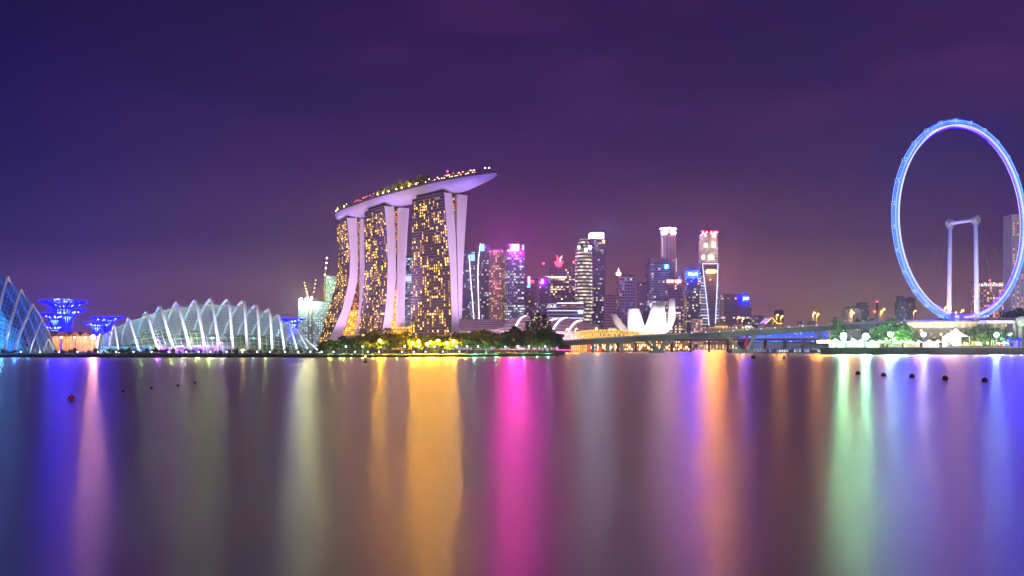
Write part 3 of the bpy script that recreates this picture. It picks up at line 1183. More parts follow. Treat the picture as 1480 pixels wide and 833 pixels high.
r, xy, c, zt = tower('office_tower', 'wide blue-grey tower with a small white logo at its top right corner', 'tower', 933, 967.5, 382, 1600, glazed((.30, .30, .42), (.07, .07, .12), COOL, WARMW, .07, 4.2, 4.6, 1.3, .86, .5, band=.6, rowfrac=.1), .18, .6, False)
b = MB()
b.prism(footprint(937, 965, 1612, .18, .5)[0], zt + .01, gz(373.5, 1615))
b.build('upper_block', mat('grey_upper', (.30, .28, .38), .6, scale=.05), r)
Dn = min(p[1] for p in xy) - 1
panel(r, 'logo_board', 960, 967, 382.5, 388.5, Dn, emit('logo_blue', (.05, .25, 1), 5, True), 1)
b = MB()
b.tube([P(964.4, 383.2, Dn - 1.4), P(963.2, 384.2, Dn - 1.4), P(963, 387.6, Dn - 1.4), P(962, 388, Dn - 1.4)], .7, 5)
b.tube([P(961.8, 385.5, Dn - 1.4), P(964.4, 385.5, Dn - 1.4)], .6, 5)
b.build('logo', E_SIGNW, r)
r, xy, c, zt = tower('office_tower', 'dark tower crowned by a row of red-white signs right of the wide blue-grey tower', 'tower', 963, 985, 405, 1440, glazed(PLUM, PLUMP, (1, .85, .5), WARMW, .14, 3.4, 4.4, 1.6, .8, .5, band=.5, rowfrac=.2), .1, .8)
Dn = min(p[1] for p in xy) - 1
panel(r, 'sign', 963.5, 973.5, 404.5, 409, Dn, emit('sign_red_white', (1, .16, .16), 9, True))
panel(r, 'sign', 975.5, 984.5, 404.5, 409, Dn, emit('sign_red_white', (1, .16, .16), 9, True))
b = MB()
b.extrude([P(979, 404, Dn + 5), P(983.5, 404, Dn + 5), P(983.5, 397.5, Dn + 5)], (0, 4, 0))
b.build('lit_fin', emit('fin_blue', (.3, .45, 1), 1.2), r)
tower('office_tower', 'narrow plum tower squeezed between the red-signed and the blue-signed towers', 'tower', 985.5, 991.5, 432, 1500, glazed((.28, .16, .30), PLUMP, (.6, .5, 1), WARMW, .25, 3, 4, 1.1), 0, .8)
r, xy, c, zt = tower('office_tower', 'dark tower with a vivid blue lit top and white sign', 'tower', 991, 1011, 391, 1460, glazed((.07, .07, .12), (.018, .018, .04), WARMW, GREENW, .22, 3.0, 4.4, 1.6, .75, .5, band=.25), .0, .8)
Dn = min(p[1] for p in xy) - 1
panel(r, 'blue_board', 991.4, 1010.6, 391.5, 402.5, Dn, E_SIGNBLUE, .8)
b = MB()
for k in range(8):
    x0 = 995 + k * 1.75
    hgt = (3.4, 2.4, 3.4, 2.4, 2.9, 2.4, 3.4, 2.4)[k]
    b.extrude([P(x0, 397.8, Dn - 1), P(x0, 397.8 - hgt, Dn - 1), P(x0 + 1.2, 397.8 - hgt, Dn - 1), P(x0 + 1.2, 397.8, Dn - 1)], (0, .6, 0))
b.build('sign', E_SIGNW, r)

# -- the floodlit banded tower with red beacons, and the blue framed tower in front
xy, c, w_, d_ = footprint(1011, 1036.5, 1640, .15, .8)
r = thing('office_tower', 'floodlit cream tower of stacked tiers with red lights along its roof', 'tower', (c[0], c[1], ZB))
tm = glazed((.42, .36, .34), (.10, .08, .08), (1, .88, .6), (1, .75, .45), .30, 3.4, 4.6, 1.0, .7, .5)
tl = glazed((.75, .66, .50), (.28, .22, .16), (1, .9, .66), (1, .85, .6), .45, 4.2, 4.6, 1.2, .6, .5)  # floodlight on the upper tiers put into a paler wall colour
b = MB()
z1, z2, z3 = gz(379, 1640), gz(348, 1640), gz(337, 1640)
b.prism(xy, ZB, z1)
b.build('shaft', tm, r)
b = MB()
b.prism(shrink(xy, .97), z1 + .02, z2)
b.build('tier', tl, r)
b = MB()
b.prism(shrink(xy, .90), z2 + .02, z3)
b.build('tier', tl, r)
Dn = min(p[1] for p in xy) - 1
E_FLOOD = emit('flood_cream', (1, .86, .62), 2.4)  # floodlit bays painted as glowing panels
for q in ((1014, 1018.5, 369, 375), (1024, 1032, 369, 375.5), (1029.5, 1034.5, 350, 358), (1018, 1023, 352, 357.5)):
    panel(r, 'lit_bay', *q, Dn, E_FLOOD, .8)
for q in ((1018, 1020.2, 337, 342), (1030.5, 1034, 337, 342.5)):
    panel(r, 'roof_light', *q, Dn + 3, emit('roof_light_pink', (1, .55, .6), 6), 1)
for px in (1016, 1021.5, 1028, 1033, 1036):
    b = MB()
    b.ball(P(px, 335.8, Dn + 6), 1.6, 8, 5)
    b.build('beacon', emit('beacon_red_big', (1, .015, .05), 120, True), r)
# front one
D = 1500
r = thing('framed_tower', 'tower with pale blue bands round a dark wedge, gold sign at its head', 'tower', (gx(1026, D), D, ZB))
b = MB()
b.prism([(gx(1013.5, D), D), (gx(1038.5, D), D), (gx(1038.5, D), D + 30), (gx(1013.5, D), D + 30)], ZB, gz(398, D))
b.build('banded_wall', facade('blue_bands', (.10, .10, .18), (.04, .04, .08), (.66, .70, 1), (.78, .80, 1), 1.0, 200, 5.0, 1.35, 1.0, .42, seed=6), r)
b = MB()
wedge = [P(1015.5, 381.5, D - 1.5), P(1037.5, 381.5, D - 1.5), P(1033.6, 472, D - 1.5), P(1025.3, 472, D - 1.5)]
b.extrude(wedge, (0, 20, 0))
b.build('dark_wedge', glazed((.12, .09, .15), (.025, .02, .035), WARMW, COOL, .04, 3.4, 4.6, .9), r)
for pts in ([(1015.2, 381.5), (1020.5, 425), (1025, 472)], [(1037.8, 381.5), (1036, 425), (1033.8, 472)], [(1014.8, 381.3), (1038, 381.3)]):
    strip(r, 'edge_light', pts, D - 2.5, .6, emit('edge_blue', (.55, .65, 1), 2.6))
panel(r, 'gold_board', 1020.5, 1034.5, 388.5, 396.5, D - 2.2, emit('gold_board', (.85, .50, .02), .8), .6)
panel(r, 'sign', 1021.5, 1034, 391.2, 394, D - 3, E_YEL, .6)
r, xy, c, zt = tower('hotel_block', 'small pink-lit block at the foot of the blue framed tower', 'hotel', 999, 1014.5, 461, 1290, glazed((.6, .42, .36), (.2, .12, .1), (1, .7, .5), WARMW, .4, 3.6, 4, 1.2), .2, .7)

# -- right of the centre
r, xy, c, zt = tower('office_block', 'broad dark block with a blue-glowing white sign at its top right corner', 'office block', 1042, 1081, 426.5, 1480, glazed((.085, .06, .09), (.03, .02, .035), WARMW, COOL, .05, 3.2, 4.6, 1.7, .85, .5, band=.5, rowfrac=.2), .06, .5, False)
Dn = min(p[1] for p in xy) - 1
panel(r, 'blue_board', 1073, 1080.7, 427.5, 435.5, Dn, E_SIGNBLUE, .8)
text_mesh('pwc', 3.6 / F * Dn, 'sign', E_SIGNW, r, P(1074.2, 432.9, Dn - .9), (1, 0, 0), (0, 0, 1), .8, .03)
b = MB()
b.prism(footprint(1079, 1085.5, 1484, .06, 1)[0], ZB, gz(444, 1484))
b.build('side_wing', glazed((.085, .06, .09), (.03, .02, .035), WARMW, COOL, .05, 3.2, 4.6, 1.5), r)
tower('office_block', 'low dark block with a few lit floors right of the blue-signed block', 'office block', 1085.5, 1105, 459, 1440, glazed((.07, .06, .10), (.025, .025, .04), COOL, WARMW, .12, 3.2, 4.4, 1.5, .8, .5, band=.3), 0, .7)
D = 1350
r = thing('gabled_hall', 'dark hall with its gable outlined in yellow lights above the bridge', 'hall', (gx(1118, D), D, ZB))
b = MB()
b.extrude([P(1106, 480, D), P(1124, 480, D), P(1124, 468.5, D), P(1116, 459.5, D), P(1106, 468.5, D)], (0, 40, 0))
b.extrude([P(1124.2, 480, D + 1), P(1131, 480, D + 1), P(1131, 468, D + 1), P(1124.2, 468, D + 1)], (0, 30, 0))
b.build('wall', glazed((.10, .06, .07), (.03, .02, .03), WARMW, (1, .5, .2), .25, 2.4, 3.2, 1.4, .6, .6), r)
for pts in ([(1106, 468.6), (1116, 459.3), (1124, 468)], [(1124, 467.6), (1131, 467.6)]):
    strip(r, 'gable_light', pts, D - .8, .55, emit('gable_yellow', (1, .72, .05), 3))
tower('octagon_tower', 'dusky stub tower behind the yellow-outlined gable', 'tower', 1120, 1131.5, 450, 1560, mat('dusky_tower', (.13, .09, .13), .8), .3, 1)
r, xy, c, zt = tower('riverside_hotel', 'long low golden-lit hotel front behind the bridge', 'hotel', 1018, 1089, 472.5, 1255, facade('golden_arcade', (.62, .36, .14), (.5, .3, .1), (1, .66, .25), (1, .8, .5), .95, 4.6, 9.5, 2.2, .42, .55, seed=17), 0, .2, False)
b = MB()
b.extrude([P(1031, 472.2, 1258), P(1054, 472.2, 1258), P(1047, 467.4, 1258), P(1038, 467.4, 1258)], (0, 14, 0))
b.build('pavilion_roof', mat('lit_green_roof', (.35, .36, .08), .7), r)
panel(r, 'roof_light_row', 1033, 1052, 471, 473, 1252, E_GOLD, 1)
panel(r, 'roof_light_row', 1077, 1086, 471.2, 473, 1252, emit('row_pale', (1, .86, .6), 2), 1)
for px0, px1, top, lab in ((1152.5, 1159, 466, 'tiny far dark block left of the pair above the bridge'), (1168.5, 1178.5, 465, 'tiny far dark block with two lit stripes above the bridge')):
    r, xy, c, zt = tower('distant_block', lab, 'tower block', px0, px1, top, 1700, glazed((.12, .08, .11), (.05, .03, .05), COOL, COOL, .35, 5, 12, 1.6, .35, .8), 0, .7, False)
# far right
tower('distant_block', 'distant pinkish block with pale window dots left of the wheel', 'tower block', 1220, 1241.5, 445.5, 1550, glazed((.42, .27, .27), (.12, .08, .09), WARMW, (1, .8, .6), .35, 4, 4, 1.0, .5, .5), 0, .6)
tower('distant_block', 'distant dull blue block beside the pinkish one left of the wheel', 'tower block', 1238, 1255, 439.5, 1700, glazed((.13, .12, .2), (.06, .05, .09), COOL, WARMW, .05, 4, 4, 1.0), .2, .7)
for px, py, py0, lab in ((1268, 437, 462, 'taller slim chimney-like tower with a red beacon beyond the round tree'), (1264.2, 450.5, 464, 'shorter slim mast with a red beacon beyond the round tree')):
    a = P(px, 475, 1600)
    r = thing('beacon_tower', lab, 'mast', (a.x, a.y, ZB))
    b = MB()
    wd = 2.6 if py < 440 else .6
    b.tube([Vector((a.x, a.y, ZB)), P(px, py, 1600)], wd, 8)
    b.build('shaft', mat('dusky_tower', (.13, .09, .13), .8), r)
    b = MB()
    b.ball(P(px, py, 1600), 1.6, 8, 5)
    b.build('beacon', E_RED, r)
xy, c, w_, d_ = footprint(1295, 1308, 1650, 0, .8)
r = thing('distant_tower', 'distant dark stepped tower just left of the lit wheel rim', 'tower', (c[0], c[1], ZB))
m = glazed((.10, .08, .14), (.03, .025, .05), WARMW, COOL, .06, 3.6, 4.4, 1.1)
b = MB()
b.prism(xy, ZB, gz(437, 1650))
b.build('shaft', m, r)
b = MB()
b.prism(footprint(1297, 1305.5, 1655, 0, .8)[0], gz(437, 1650) + .01, gz(428, 1655))
b.build('upper_tier', m, r)
tower('distant_tower', 'distant dark block overlapped by the lower left of the wheel rim', 'tower', 1309, 1321, 432, 1700, glazed((.09, .07, .12), (.03, .025, .05), WARMW, COOL, .04, 3.6, 4.4, 1.0), 0, .8)

# -- hotel with roof letters and the white slab, behind the wheel
r, xy, c, zt = tower('hotel_block', 'brown hotel block with gold windows and white roof letters seen through the wheel', 'hotel', 1410, 1478, 408, 1150, glazed((.34, .22, .22), (.06, .035, .04), (1, .56, .12), (1, .48, .1), .40, 3.9, 3.3, 2.2, .5, .55), 0, .4, False)
Dn = min(p[1] for p in xy) - .8
text_mesh('MANDARIN ORIENTAL', 3.7, 'letters', emit('hotel_letters', (.95, .95, 1), 1.5), r, P(1412, 413.8, Dn), (1, 0, 0), (0, 0, 1), .6, .02, 1.42)
panel(r, 'canopy_light', 1437, 1458, 459, 461.5, Dn - .5, emit('canopy_orange', (1, .38, .02), 1.6), 1)
b = MB()
b.ball(P(1430.5, 406, Dn + 6), 1.2, 8, 5)
b.build('beacon', E_RED, r)
xy, c, w_, d_ = footprint(1456, 1500, 1080, 0, .5)
r = thing('slab_tower', 'white slab tower with two columns of small windows at the right edge', 'tower', (c[0], c[1], ZB))
b = MB()
b.prism(xy, ZB, gz(310, 1080))
b.build('wall', mat('white_render', (.52, .48, .5), .8, var=.08, scale=.05), r)
Dn = min(p[1] for p in xy)
rnd = random.Random(4)
for cx_ in (1465.2, 1471.2, 1477.2):
    for k in range(31):
        py = 322 + k * 4.15
        panel(r, 'window', cx_ - .8, cx_ + .8, py, py + 2.0, Dn + .1, emit('slab_win_lit', (1, .5, .12), 1.5) if rnd.random() < .4 else DARKM, .4)
spot((gx(1440, 900), 900, 12), (c[0], c[1], 110), 9e5, (.9, .82, 1), 50, .8)

# -- construction site, far left of the hotel
r, xy, c, zt = tower('unfinished_tower', 'unfinished tower with teal-lit floors and floodlights on top, left of the hotel', 'building site', 428, 482, 437, 1560,
                     glazed((.16, .22, .28), (.06, .11, .15), (.55, .9, 1), (.75, 1, 1), .55, 3.2, 4.4, 1.1, .5, .6), .25, .7, False)
Dn = min(p[1] for p in xy) - 1
E_SITE = emit('site_flood', (.86, 1, .58), 1200, True)
for px, py in ((434.7, 433.6), (443, 433.2), (451, 431.4)):
    b = MB()
    b.ball(P(px, py, Dn), 2.0, 10, 6)
    b.build('site_floodlight', E_SITE, r)
b = MB()
for k in range(7):
    b.tube([P(432 + k * 4, 437, Dn + 4), P(432 + k * 4, 432 - (k % 3), Dn + 4)], .3, 5)
b.build('column_stub', GREYM, r)
r2, xy, c, zt = tower('unfinished_tower', 'taller teal unfinished tower with yellow lamps partly behind the hotel', 'building site', 471, 489, 400, 1620,
                      glazed((.14, .24, .26), (.05, .12, .13), (.5, 1, .9), (1, .9, .5), .5, 3.6, 4.4, 1.2, .6, .5), .1, .8, False)
for px, py in ((474, 400.5), (477, 407), (484, 416)):
    panel(r2, 'work_lamp', px - .9, px + .9, py - .9, py + .9, min(p[1] for p in xy) - 1, emit('work_lamp', (1, .8, .3), 10), 1)
for k, (pts, D_, lab, mm) in enumerate((
        ([(446, 437), (443.5, 423), (440, 409)], 1556, 'short crane jib leaning left above the site floodlights', E_WARM),
        ([(451, 437), (453.5, 424), (456.3, 405)], 1556, 'short crane jib leaning right above the site floodlights', E_WARM),
        ([(468.8, 432), (469.2, 402), (472.6, 373)], 1590, 'tall crane jib with bright white lamps beside the hotel', E_COOL))):
    a = P(pts[0][0], 500, D_)
    r = thing('tower_crane', lab, 'crane', (a.x, a.y, ZB))
    b = MB()
    b.tube([Vector((a.x, D_, ZB)), P(*pts[0], D_), P(*pts[1], D_)], .9, 5)
    b.build('mast', mat('crane_yellow', (.5, .33, .05), .5), r)
    b = MB()
    A, B = P(*pts[1], D_), P(*pts[2], D_)
    for o_ in (-.9, .9):
        b.tube([A + Vector((o_, 0, 0)), B + Vector((o_ * .3, 0, 0))], .3, 4)
    for q in range(8):
        s_ = -1 if q % 2 else 1
        b.tube([A.lerp(B, q / 8) + Vector((.9 * s_, 0, 0)), A.lerp(B, (q + 1) / 8) + Vector((-.8 * s_, 0, 0))], .2, 4)
    b.build('jib', mat('crane_yellow', (.5, .33, .05), .5), r)
    for q in ((.15, .5, .75, 1) if k == 2 else (.1, .4, .7, 1)):
        b = MB()
        b.ball(A.lerp(B, q), .95 if k < 2 else 1.3, 8, 5)
        b.build('jib_lamp', emit('jib_lamp_warm', (1, .8, .35), 5) if k < 2 else emit('jib_lamp_white', (.85, .95, 1), 14), r)
r = thing('tower_crane', 'orange-lit crane cab standing between the two unfinished towers', 'crane', (gx(469, 1585), 1585, ZB))
b = MB()
b.tube([Vector((gx(469, 1585), 1585, ZB)), P(469, 424, 1585)], 1.4, 5)
b.tube([P(461, 430, 1585), P(474, 430, 1585)], .8, 5)
b.tube([P(469, 424, 1585), P(464.5, 412, 1585)], .5, 5)
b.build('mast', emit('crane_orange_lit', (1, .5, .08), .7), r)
# slim blue-lit tower seen in the gap between the hotel towers
r, xy, c, zt = tower('glass_tower', 'blue-lit tower with white floors glimpsed between the middle and nearest hotel towers', 'tower', 580, 599, 372, 1560, glazed((.10, .13, .22), (.03, .06, .14), TEAL, COOL, .3, 4, 4.6, 1.1, .9, .5, band=.4), 0, .8)
panel(r, 'lit_notch', 586, 597, 399, 407, min(p[1] for p in xy) - 1, emit('notch_lit', (.7, .85, 1), 1.2))

# ================================================================ TREES (prototypes, then copies)
def leaf_quad(mb, c, s, rnd):
    a = Vector((rnd.gauss(0, 1), rnd.gauss(0, 1), rnd.gauss(0, .8))).normalized()
    b = a.orthogonal().normalized()
    b = Matrix.Rotation(rnd.random() * 6.28, 3, a) @ b
    d = a.cross(b)
    mb.poly([c - b * s - d * s * .55, c + b * s * .2 - d * s * .8, c + b * s + d * s * .1, c - b * s * .1 + d * s * .8])


def broad_tree(name, h, w, m, seed, label, cat, n=900, group=None, z0=.25, leaf=.55):
    rnd = random.Random(seed)
    root = thing(name, label, cat, (0, 0, 0), group)
    t = MB()
    bend = Vector((rnd.uniform(-.5, .5), rnd.uniform(-.5, .5), 0))
    pts = [Vector((0, 0, -.3)), Vector((0, 0, h * .2)) + bend * .3, Vector((0, 0, h * .42)) + bend]
    t.tube(pts, [h * .028, h * .022, h * .015], 7)
    cl = []
    for k in range(9):
        a = k * 2.4 + rnd.random()
        rr = w * (.15 + .33 * rnd.random())
        c = Vector((math.cos(a) * rr, math.sin(a) * rr, h * (z0 + .18 + .5 * rnd.random()))) + bend
        cl.append((c, w * rnd.uniform(.16, .27)))
        t.tube([pts[2] - Vector((0, 0, h * .1 * rnd.random())), c.lerp(pts[2], .4), c], [h * .012, h * .008, h * .003], 5)
    cl.append((Vector((0, 0, h * .86)) + bend, w * .2))
    cl.append((Vector((0, 0, h * .66)) + bend, w * .3))
    t.build('trunk', BARK, root)
    c_ = MB()
    for _ in range(n):
        c, r = rnd.choice(cl)
        v = Vector((rnd.gauss(0, 1), rnd.gauss(0, 1), rnd.gauss(0, 1))).normalized() * (r * rnd.random() ** .45)
        v.z *= .78
        leaf_quad(c_, c + v, leaf * rnd.uniform(.6, 1.3), rnd)
    c_.build('crown', m, root)
    return root


def conifer(name, h, w, m, seed, label, cat, n=800, group=None):
    rnd = random.Random(seed)
    root = thing(name, label, cat, (0, 0, 0), group)
    t = MB()
    t.tube([(0, 0, -.3), (0, 0, h * .5), (.1, 0, h * .96)], [h * .022, h * .014, h * .003], 7)
    c_ = MB()
    for k in range(26):
        z = h * (.14 + .82 * (k + rnd.random() * .6) / 26)
        a = k * 2.4
        l = w * .5 * (1 - (z / h - .12) * .92) * rnd.uniform(.65, 1.15)
        tip = Vector((math.cos(a) * l, math.sin(a) * l, z + l * .2))
        t.tube([(0, 0, z - l * .15), tip], [h * .006, .02], 4)
        for _ in range(n // 26):
            q = Vector((0, 0, z)).lerp(tip, rnd.uniform(.25, 1.05)) + Vector((rnd.gauss(0, .5), rnd.gauss(0, .5), rnd.gauss(-.2, .5)))
            leaf_quad(c_, q, .42 * rnd.uniform(.6, 1.3), rnd)
    t.build('trunk', BARK, root)
    c_.build('crown', m, root)
    return root


def palm(name, h, m, seed, label, cat, group=None):
    rnd = random.Random(seed)
    root = thing(name, label, cat, (0, 0, 0), group)
    t = MB()
    top = Vector((rnd.uniform(-.6, .6), rnd.uniform(-.4, .4), h))
    t.tube([(0, 0, -.3), (top.x * .3, top.y * .3, h * .5), top], [.26, .2, .17], 7)
    t.build('trunk', BARK, root)
    f = MB()
    for k in range(17):
        a = k * 2.4 + rnd.random() * .4
        up = rnd.uniform(-.15, .9)
        ln = h * .30 * rnd.uniform(.85, 1.15)
        dirn = Vector((math.cos(a), math.sin(a), 0))
        side = Vector((-dirn.y, dirn.x, 0))
        sp = [top + dirn * (ln * q) + Vector((0, 0, ln * (up * q - .95 * q * q))) for q in (0, .2, .4, .6, .8, 1)]
        for a_, b_ in zip(sp, sp[1:]):
            for q in (0, .25, .5, .75):
                c = a_.lerp(b_, q)
                for s_ in (-1, 1):
                    tipv = c + side * (s_ * ln * .17) + (b_ - a_) * .6 - Vector((0, 0, ln * .10))
                    f.poly([c, c + (b_ - a_) * .22, tipv])
        f.tube(sp, .05, 3)
    f.build('crown', m, root)
    return root


# ---- shoreline grove in front of the hotel towers
G_GROVE = 'trees of the grove along the hotel shore'
L_BROAD = 'dark bushy broad-leaved tree in the grove under the hotel towers'
L_PALM = 'feathery palm in the grove under the hotel towers'
Y0 = 474
protos = [broad_tree('broadleaf_tree', 11.5, 10.5, [LEAF, LEAF2, LEAF3, LEAF2][k], 20 + k, L_BROAD, 'tree', 1000, G_GROVE) for k in range(4)]
pp = [palm('palm_tree', 11.5, LEAF2, 31, L_PALM, 'palm tree', 'palms of the hotel shore'), palm('palm_tree', 10, LEAF, 32, L_PALM, 'palm tree', 'palms of the hotel shore')]
rnd = random.Random(5)
used = set()


def place(proto, loc, rz, sc, key, **kw):
    if key not in used:
        used.add(key)
        proto.location = loc
        proto.rotation_euler = (0, 0, rz)
        proto.scale = (sc, sc, sc)
        if kw.get('label'):
            proto['label'] = kw['label']
        if kw.get('group'):
            proto['group'] = kw['group']
        return proto
    return copy_tree(proto, loc, rz, sc, **kw)


def shore_y(px):
    for a, b in zip(LEFTSHORE, LEFTSHORE[1:]):
        pa, pb = CX + F * a[0] / a[1], CX + F * b[0] / b[1]
        if pa <= px <= pb:
            t = (px - pa) / (pb - pa)
            return a[1] + (b[1] - a[1]) * t
    return 452


tops = [(466, 494), (478, 489), (495, 486), (510, 487), (525, 484), (540, 480), (560, 481), (580, 480), (600, 483), (615, 485), (630, 483), (650, 483), (668, 480), (685, 477), (700, 476), (715, 477), (730, 476), (745, 474), (757, 473), (770, 477), (796, 477), (806, 484)]
k = 0
px = 468.0
while px < 808:
    for row in (0, 1, 2):
        if row == 1 and rnd.random() < .25:
            continue
        x = px + rnd.uniform(-5, 5) + row * 2
        D = shore_y(px) + (12 + row * 18 + rnd.uniform(-3, 5))
        hh = (gz(interp(tops, 0, 1, x), D) - GZ) * rnd.uniform(.82, 1.04) * (.66, .9, 1)[row]
        if x > 808:
            continue
        if row == 1 and rnd.random() < .34 and 480 < x < 640:
            i = rnd.randrange(2)
            place(pp[i], (gx(x, D), D, GZ), rnd.random() * 6, hh / (12.2, 10.8)[i], ('p', i))
        else:
            i = rnd.randrange(4)
            place(protos[i], (gx(x, D), D, GZ), rnd.random() * 6, hh / 11.5, ('b', i))
        k += 1
    px += 11
for x, top_, D in ((546, 477, 500), (560, 474, 503), (588, 479, 498)):
    place(pp[0], (gx(x, D), D, GZ), x, (gz(top_, D) - GZ) / 12.2, ('p', 0), label='tall palm standing out above the grove under the middle hotel tower', group='tall palms under the middle hotel tower')
cf = conifer('casuarina_tree', 21, 9, LEAF2, 44, 'tall wispy casuarina rising above the grove in front of the ribbed roofs', 'tree', 900, 'tall casuarinas before the ribbed roofs')
for i, (x, top_, D) in enumerate(((769, 455, 530), (777, 451, 536), (787, 453, 540), (794, 462, 532), (762, 463, 536))):
    place(cf, (gx(x, D), D, GZ), x, (gz(top_, D) - GZ) / 21, ('c', 0))

# ---- little lamps along the shore
lamp = thing('shore_lamp', 'small bright white lamp on a post along the dark west shore', 'lamp', (0, 0, 0), 'lamps along the west shore')
b = MB()
b.tube([(0, 0, 0), (0, 0, 1.2)], .08, 6)
b.build('post', DARKM, lamp)
b = MB()
b.ball((0, 0, 1.45), .30, 10, 6)
b.build('lamp_globe', emit('shore_lamp_glow', (.75, .92, 1), 9, True), lamp)
SL = [30, 58, 85.5, 112, 141.7, 168, 193, 219, 243.7, 269, 287, 304, 327.5, 350, 371.5, 390, 412, 431, 448.5, 465, 482, 513, 531.5, 548, 581, 598, 615, 640, 664]
for i, x in enumerate(SL):
    D = shore_y(x) + 3.5
    loc = (gx(x, D), D, 1.45)
    if i == 0:
        lamp.location = loc
    else:
        copy_tree(lamp, loc)
# lamp posts, a little higher, at the darker end of the grove
post = thing('path_lamp', 'cool white path lamp on a tall post under the trees of the hotel shore', 'lamp', (0, 0, 0), 'path lamps in the hotel grove')
b = MB()
b.tube([(0, 0, 0), (0, 0, 3.6)], .07, 6)
b.build('post', DARKM, post)
b = MB()
b.ball((0, 0, 3.9), .42, 10, 6)
b.build('lamp_globe', emit('path_lamp_glow', (.6, .9, 1), 8, True), post)
for i, (x, dy) in enumerate(((500, 8), (524, 7), (628, 6), (660, 8), (675, 7), (691, 9), (710, 7), (730.5, 7), (748, 8), (764.5, 8), (788, 8), (605, 9), (585, 8))):
    D = shore_y(x) + dy
    loc = (gx(x, D), D, 1.7)
    if i == 0:
        post.location = loc
    else:
        copy_tree(post, loc)
# ground lamps tinting the trees
ul = thing('garden_uplight', 'low garden uplight in the grass washing the grove trees with green and gold', 'lamp', (0, 0, 0), 'garden uplights in the grove')
b = MB()
b.lathe([(.16, 0), (.22, .25), (.2, .3)], (0, 0, 0), 10)
b.build('housing', DARKM, ul)
GRN, TEL, YLW, ORG = (.35, 1, .45), (.2, 1, .75), (.85, 1, .25), (1, .5, .08)
for i, (x, dy, c, pw) in enumerate(((476, 10, YLW, 2500), (492, 9, GRN, 1800), (508, 11, YLW, 2600), (524, 10, GRN, 1500), (539, 10, YLW, 2400), (556, 9, YLW, 3200), (573, 11, GRN, 2200), (590, 9, YLW, 2600), (603, 10, GRN, 3200),
                                    (616, 9, YLW, 1800), (628, 8, TEL, 4200), (642, 10, YLW, 2200), (652, 9, TEL, 4000), (664, 18, ORG, 4500), (672, 9, GRN, 2400), (686, 8, TEL, 4800), (700, 12, TEL, 2200), (716, 9, TEL, 2600),
                                    (722, 26, ORG, 4000), (738, 30, ORG, 9000), (744, 22, ORG, 6000), (757, 12, TEL, 2200), (776, 12, GRN, 1500), (792, 8, TEL, 3600), (758, 32, ORG, 5000), (480, 26, YLW, 4500), (497, 30, YLW, 4500))):
    D = shore_y(x) + dy - 3.5
    loc = (gx(x, D), D, 1.75)
    if i == 0:
        ul.location = loc
    else:
        copy_tree(ul, loc)
    point((loc[0], loc[1] - .5, loc[2] + 1.0), pw * (.5 if x < 650 else .95), c, .35)

# ================================================================ LIT TREE TOWERS
E_BLUE = emit('tree_led_blue', (.0003, .0004, 1), 55, True)
E_BLUE2 = emit('tree_led_throat', (.30, .62, 1), 5, True)


def supertree(px, pytop, hw, D, label, waist, pybase=508):
    zt = gz(pytop, D)
    a = P(px, 500, D)
    r = hw / F * D
    z0 = GZ
    H = zt - z0
    root = thing('lit_tree_tower', label, 'garden tower', (a.x, D, z0))
    w_ = waist / F * D
    b = MB()
    b.lathe([(w_ * 1.25, 0), (w_ * 1.0, H * .3), (w_ * .95, H * .55), (w_ * 1.1, H * .68)], (a.x, D, z0), 14)
    b.build('trunk', emit('trunk_led_blue', (.006, .006, .8), 1.4), root)
    # branching rods
    prof = [(w_ * .95, H * .45), (w_ * 1.0, H * .62), (w_ * 1.35, H * .76), (r * .42, H * .88), (r * .70, H * .955), (r, H)]
    b = MB()
    n = 34
    for q in range(n):
        an = 2 * math.pi * q / n
        an2 = an + (.10 if q % 2 else -.10)
        b.tube([(a.x + math.cos(an + (an2 - an) * i / 5) * rr, D + math.sin(an + (an2 - an) * i / 5) * rr, z0 + zz) for i, (rr, zz) in enumerate(prof)], r * .022 + .10, 4)
    for rr, zz in ((r * .42, H * .88), (r * .70, H * .955), (r * .99, H)):
        b.tube([(a.x + math.cos(t * math.pi / 16) * rr, D + math.sin(t * math.pi / 16) * rr, z0 + zz) for t in range(32)], .22, 4, True)
    b.build('canopy', E_BLUE, root)
    b = MB()
    b.lathe([(w_ * .8, H * .56), (w_ * .9, H * .70), (w_ * 1.5, H * .81), (w_ * 1.4, H * .83)], (a.x, D, z0), 14)
    b.build('lit_throat', E_BLUE2, root)
    # planted top and little lamps
    rn = random.Random(int(px * 7))
    for _ in range(14):
        b = MB()
        an, rr = rn.random() * 6.28, r * rn.uniform(.2, .8)
        b.box((a.x + math.cos(an) * rr, D + math.sin(an) * rr, z0 + H * (.86 + .12 * rr / r)), (.7, .7, .7))
        b.build('canopy_lamp', emit('canopy_lamp', (.6, .8, 1), 5), root)
    return root, a, zt, r


r, a, zt, rr = supertree(91.5, 436, 31, 700, 'tallest blue lit tree tower with a lit bar on its canopy, left', 7.5)
b = MB()
b.lathe([(rr * .36, 0), (rr * .42, 1.2), (rr * .42, 3.0), (rr * .2, 3.8)], (a.x, 700, zt - 1.5), 20)
b.build('canopy_bar', facade('bar_lit', (.1, .12, .3), (.2, .25, .4), (.6, .85, 1), (.8, .95, 1), .55, 1.6, 1.6, 3, .6, .8, seed=2), r)
supertree(97, 448, 25, 660, 'second blue lit tree tower overlapping the tallest one on its right', 5)
supertree(79, 454, 20, 640, 'third blue lit tree tower just left of the tallest one', 4.5)
supertree(79, 471, 17, 620, 'lowest blue lit tree tower at the left edge of the cluster', 4)
supertree(155, 459, 22, 690, 'blue lit tree tower on the right of the pair beside the ribbed dome', 4)
supertree(140, 467, 17, 650, 'lower blue lit tree tower on the left of the pair beside the ribbed dome', 4)
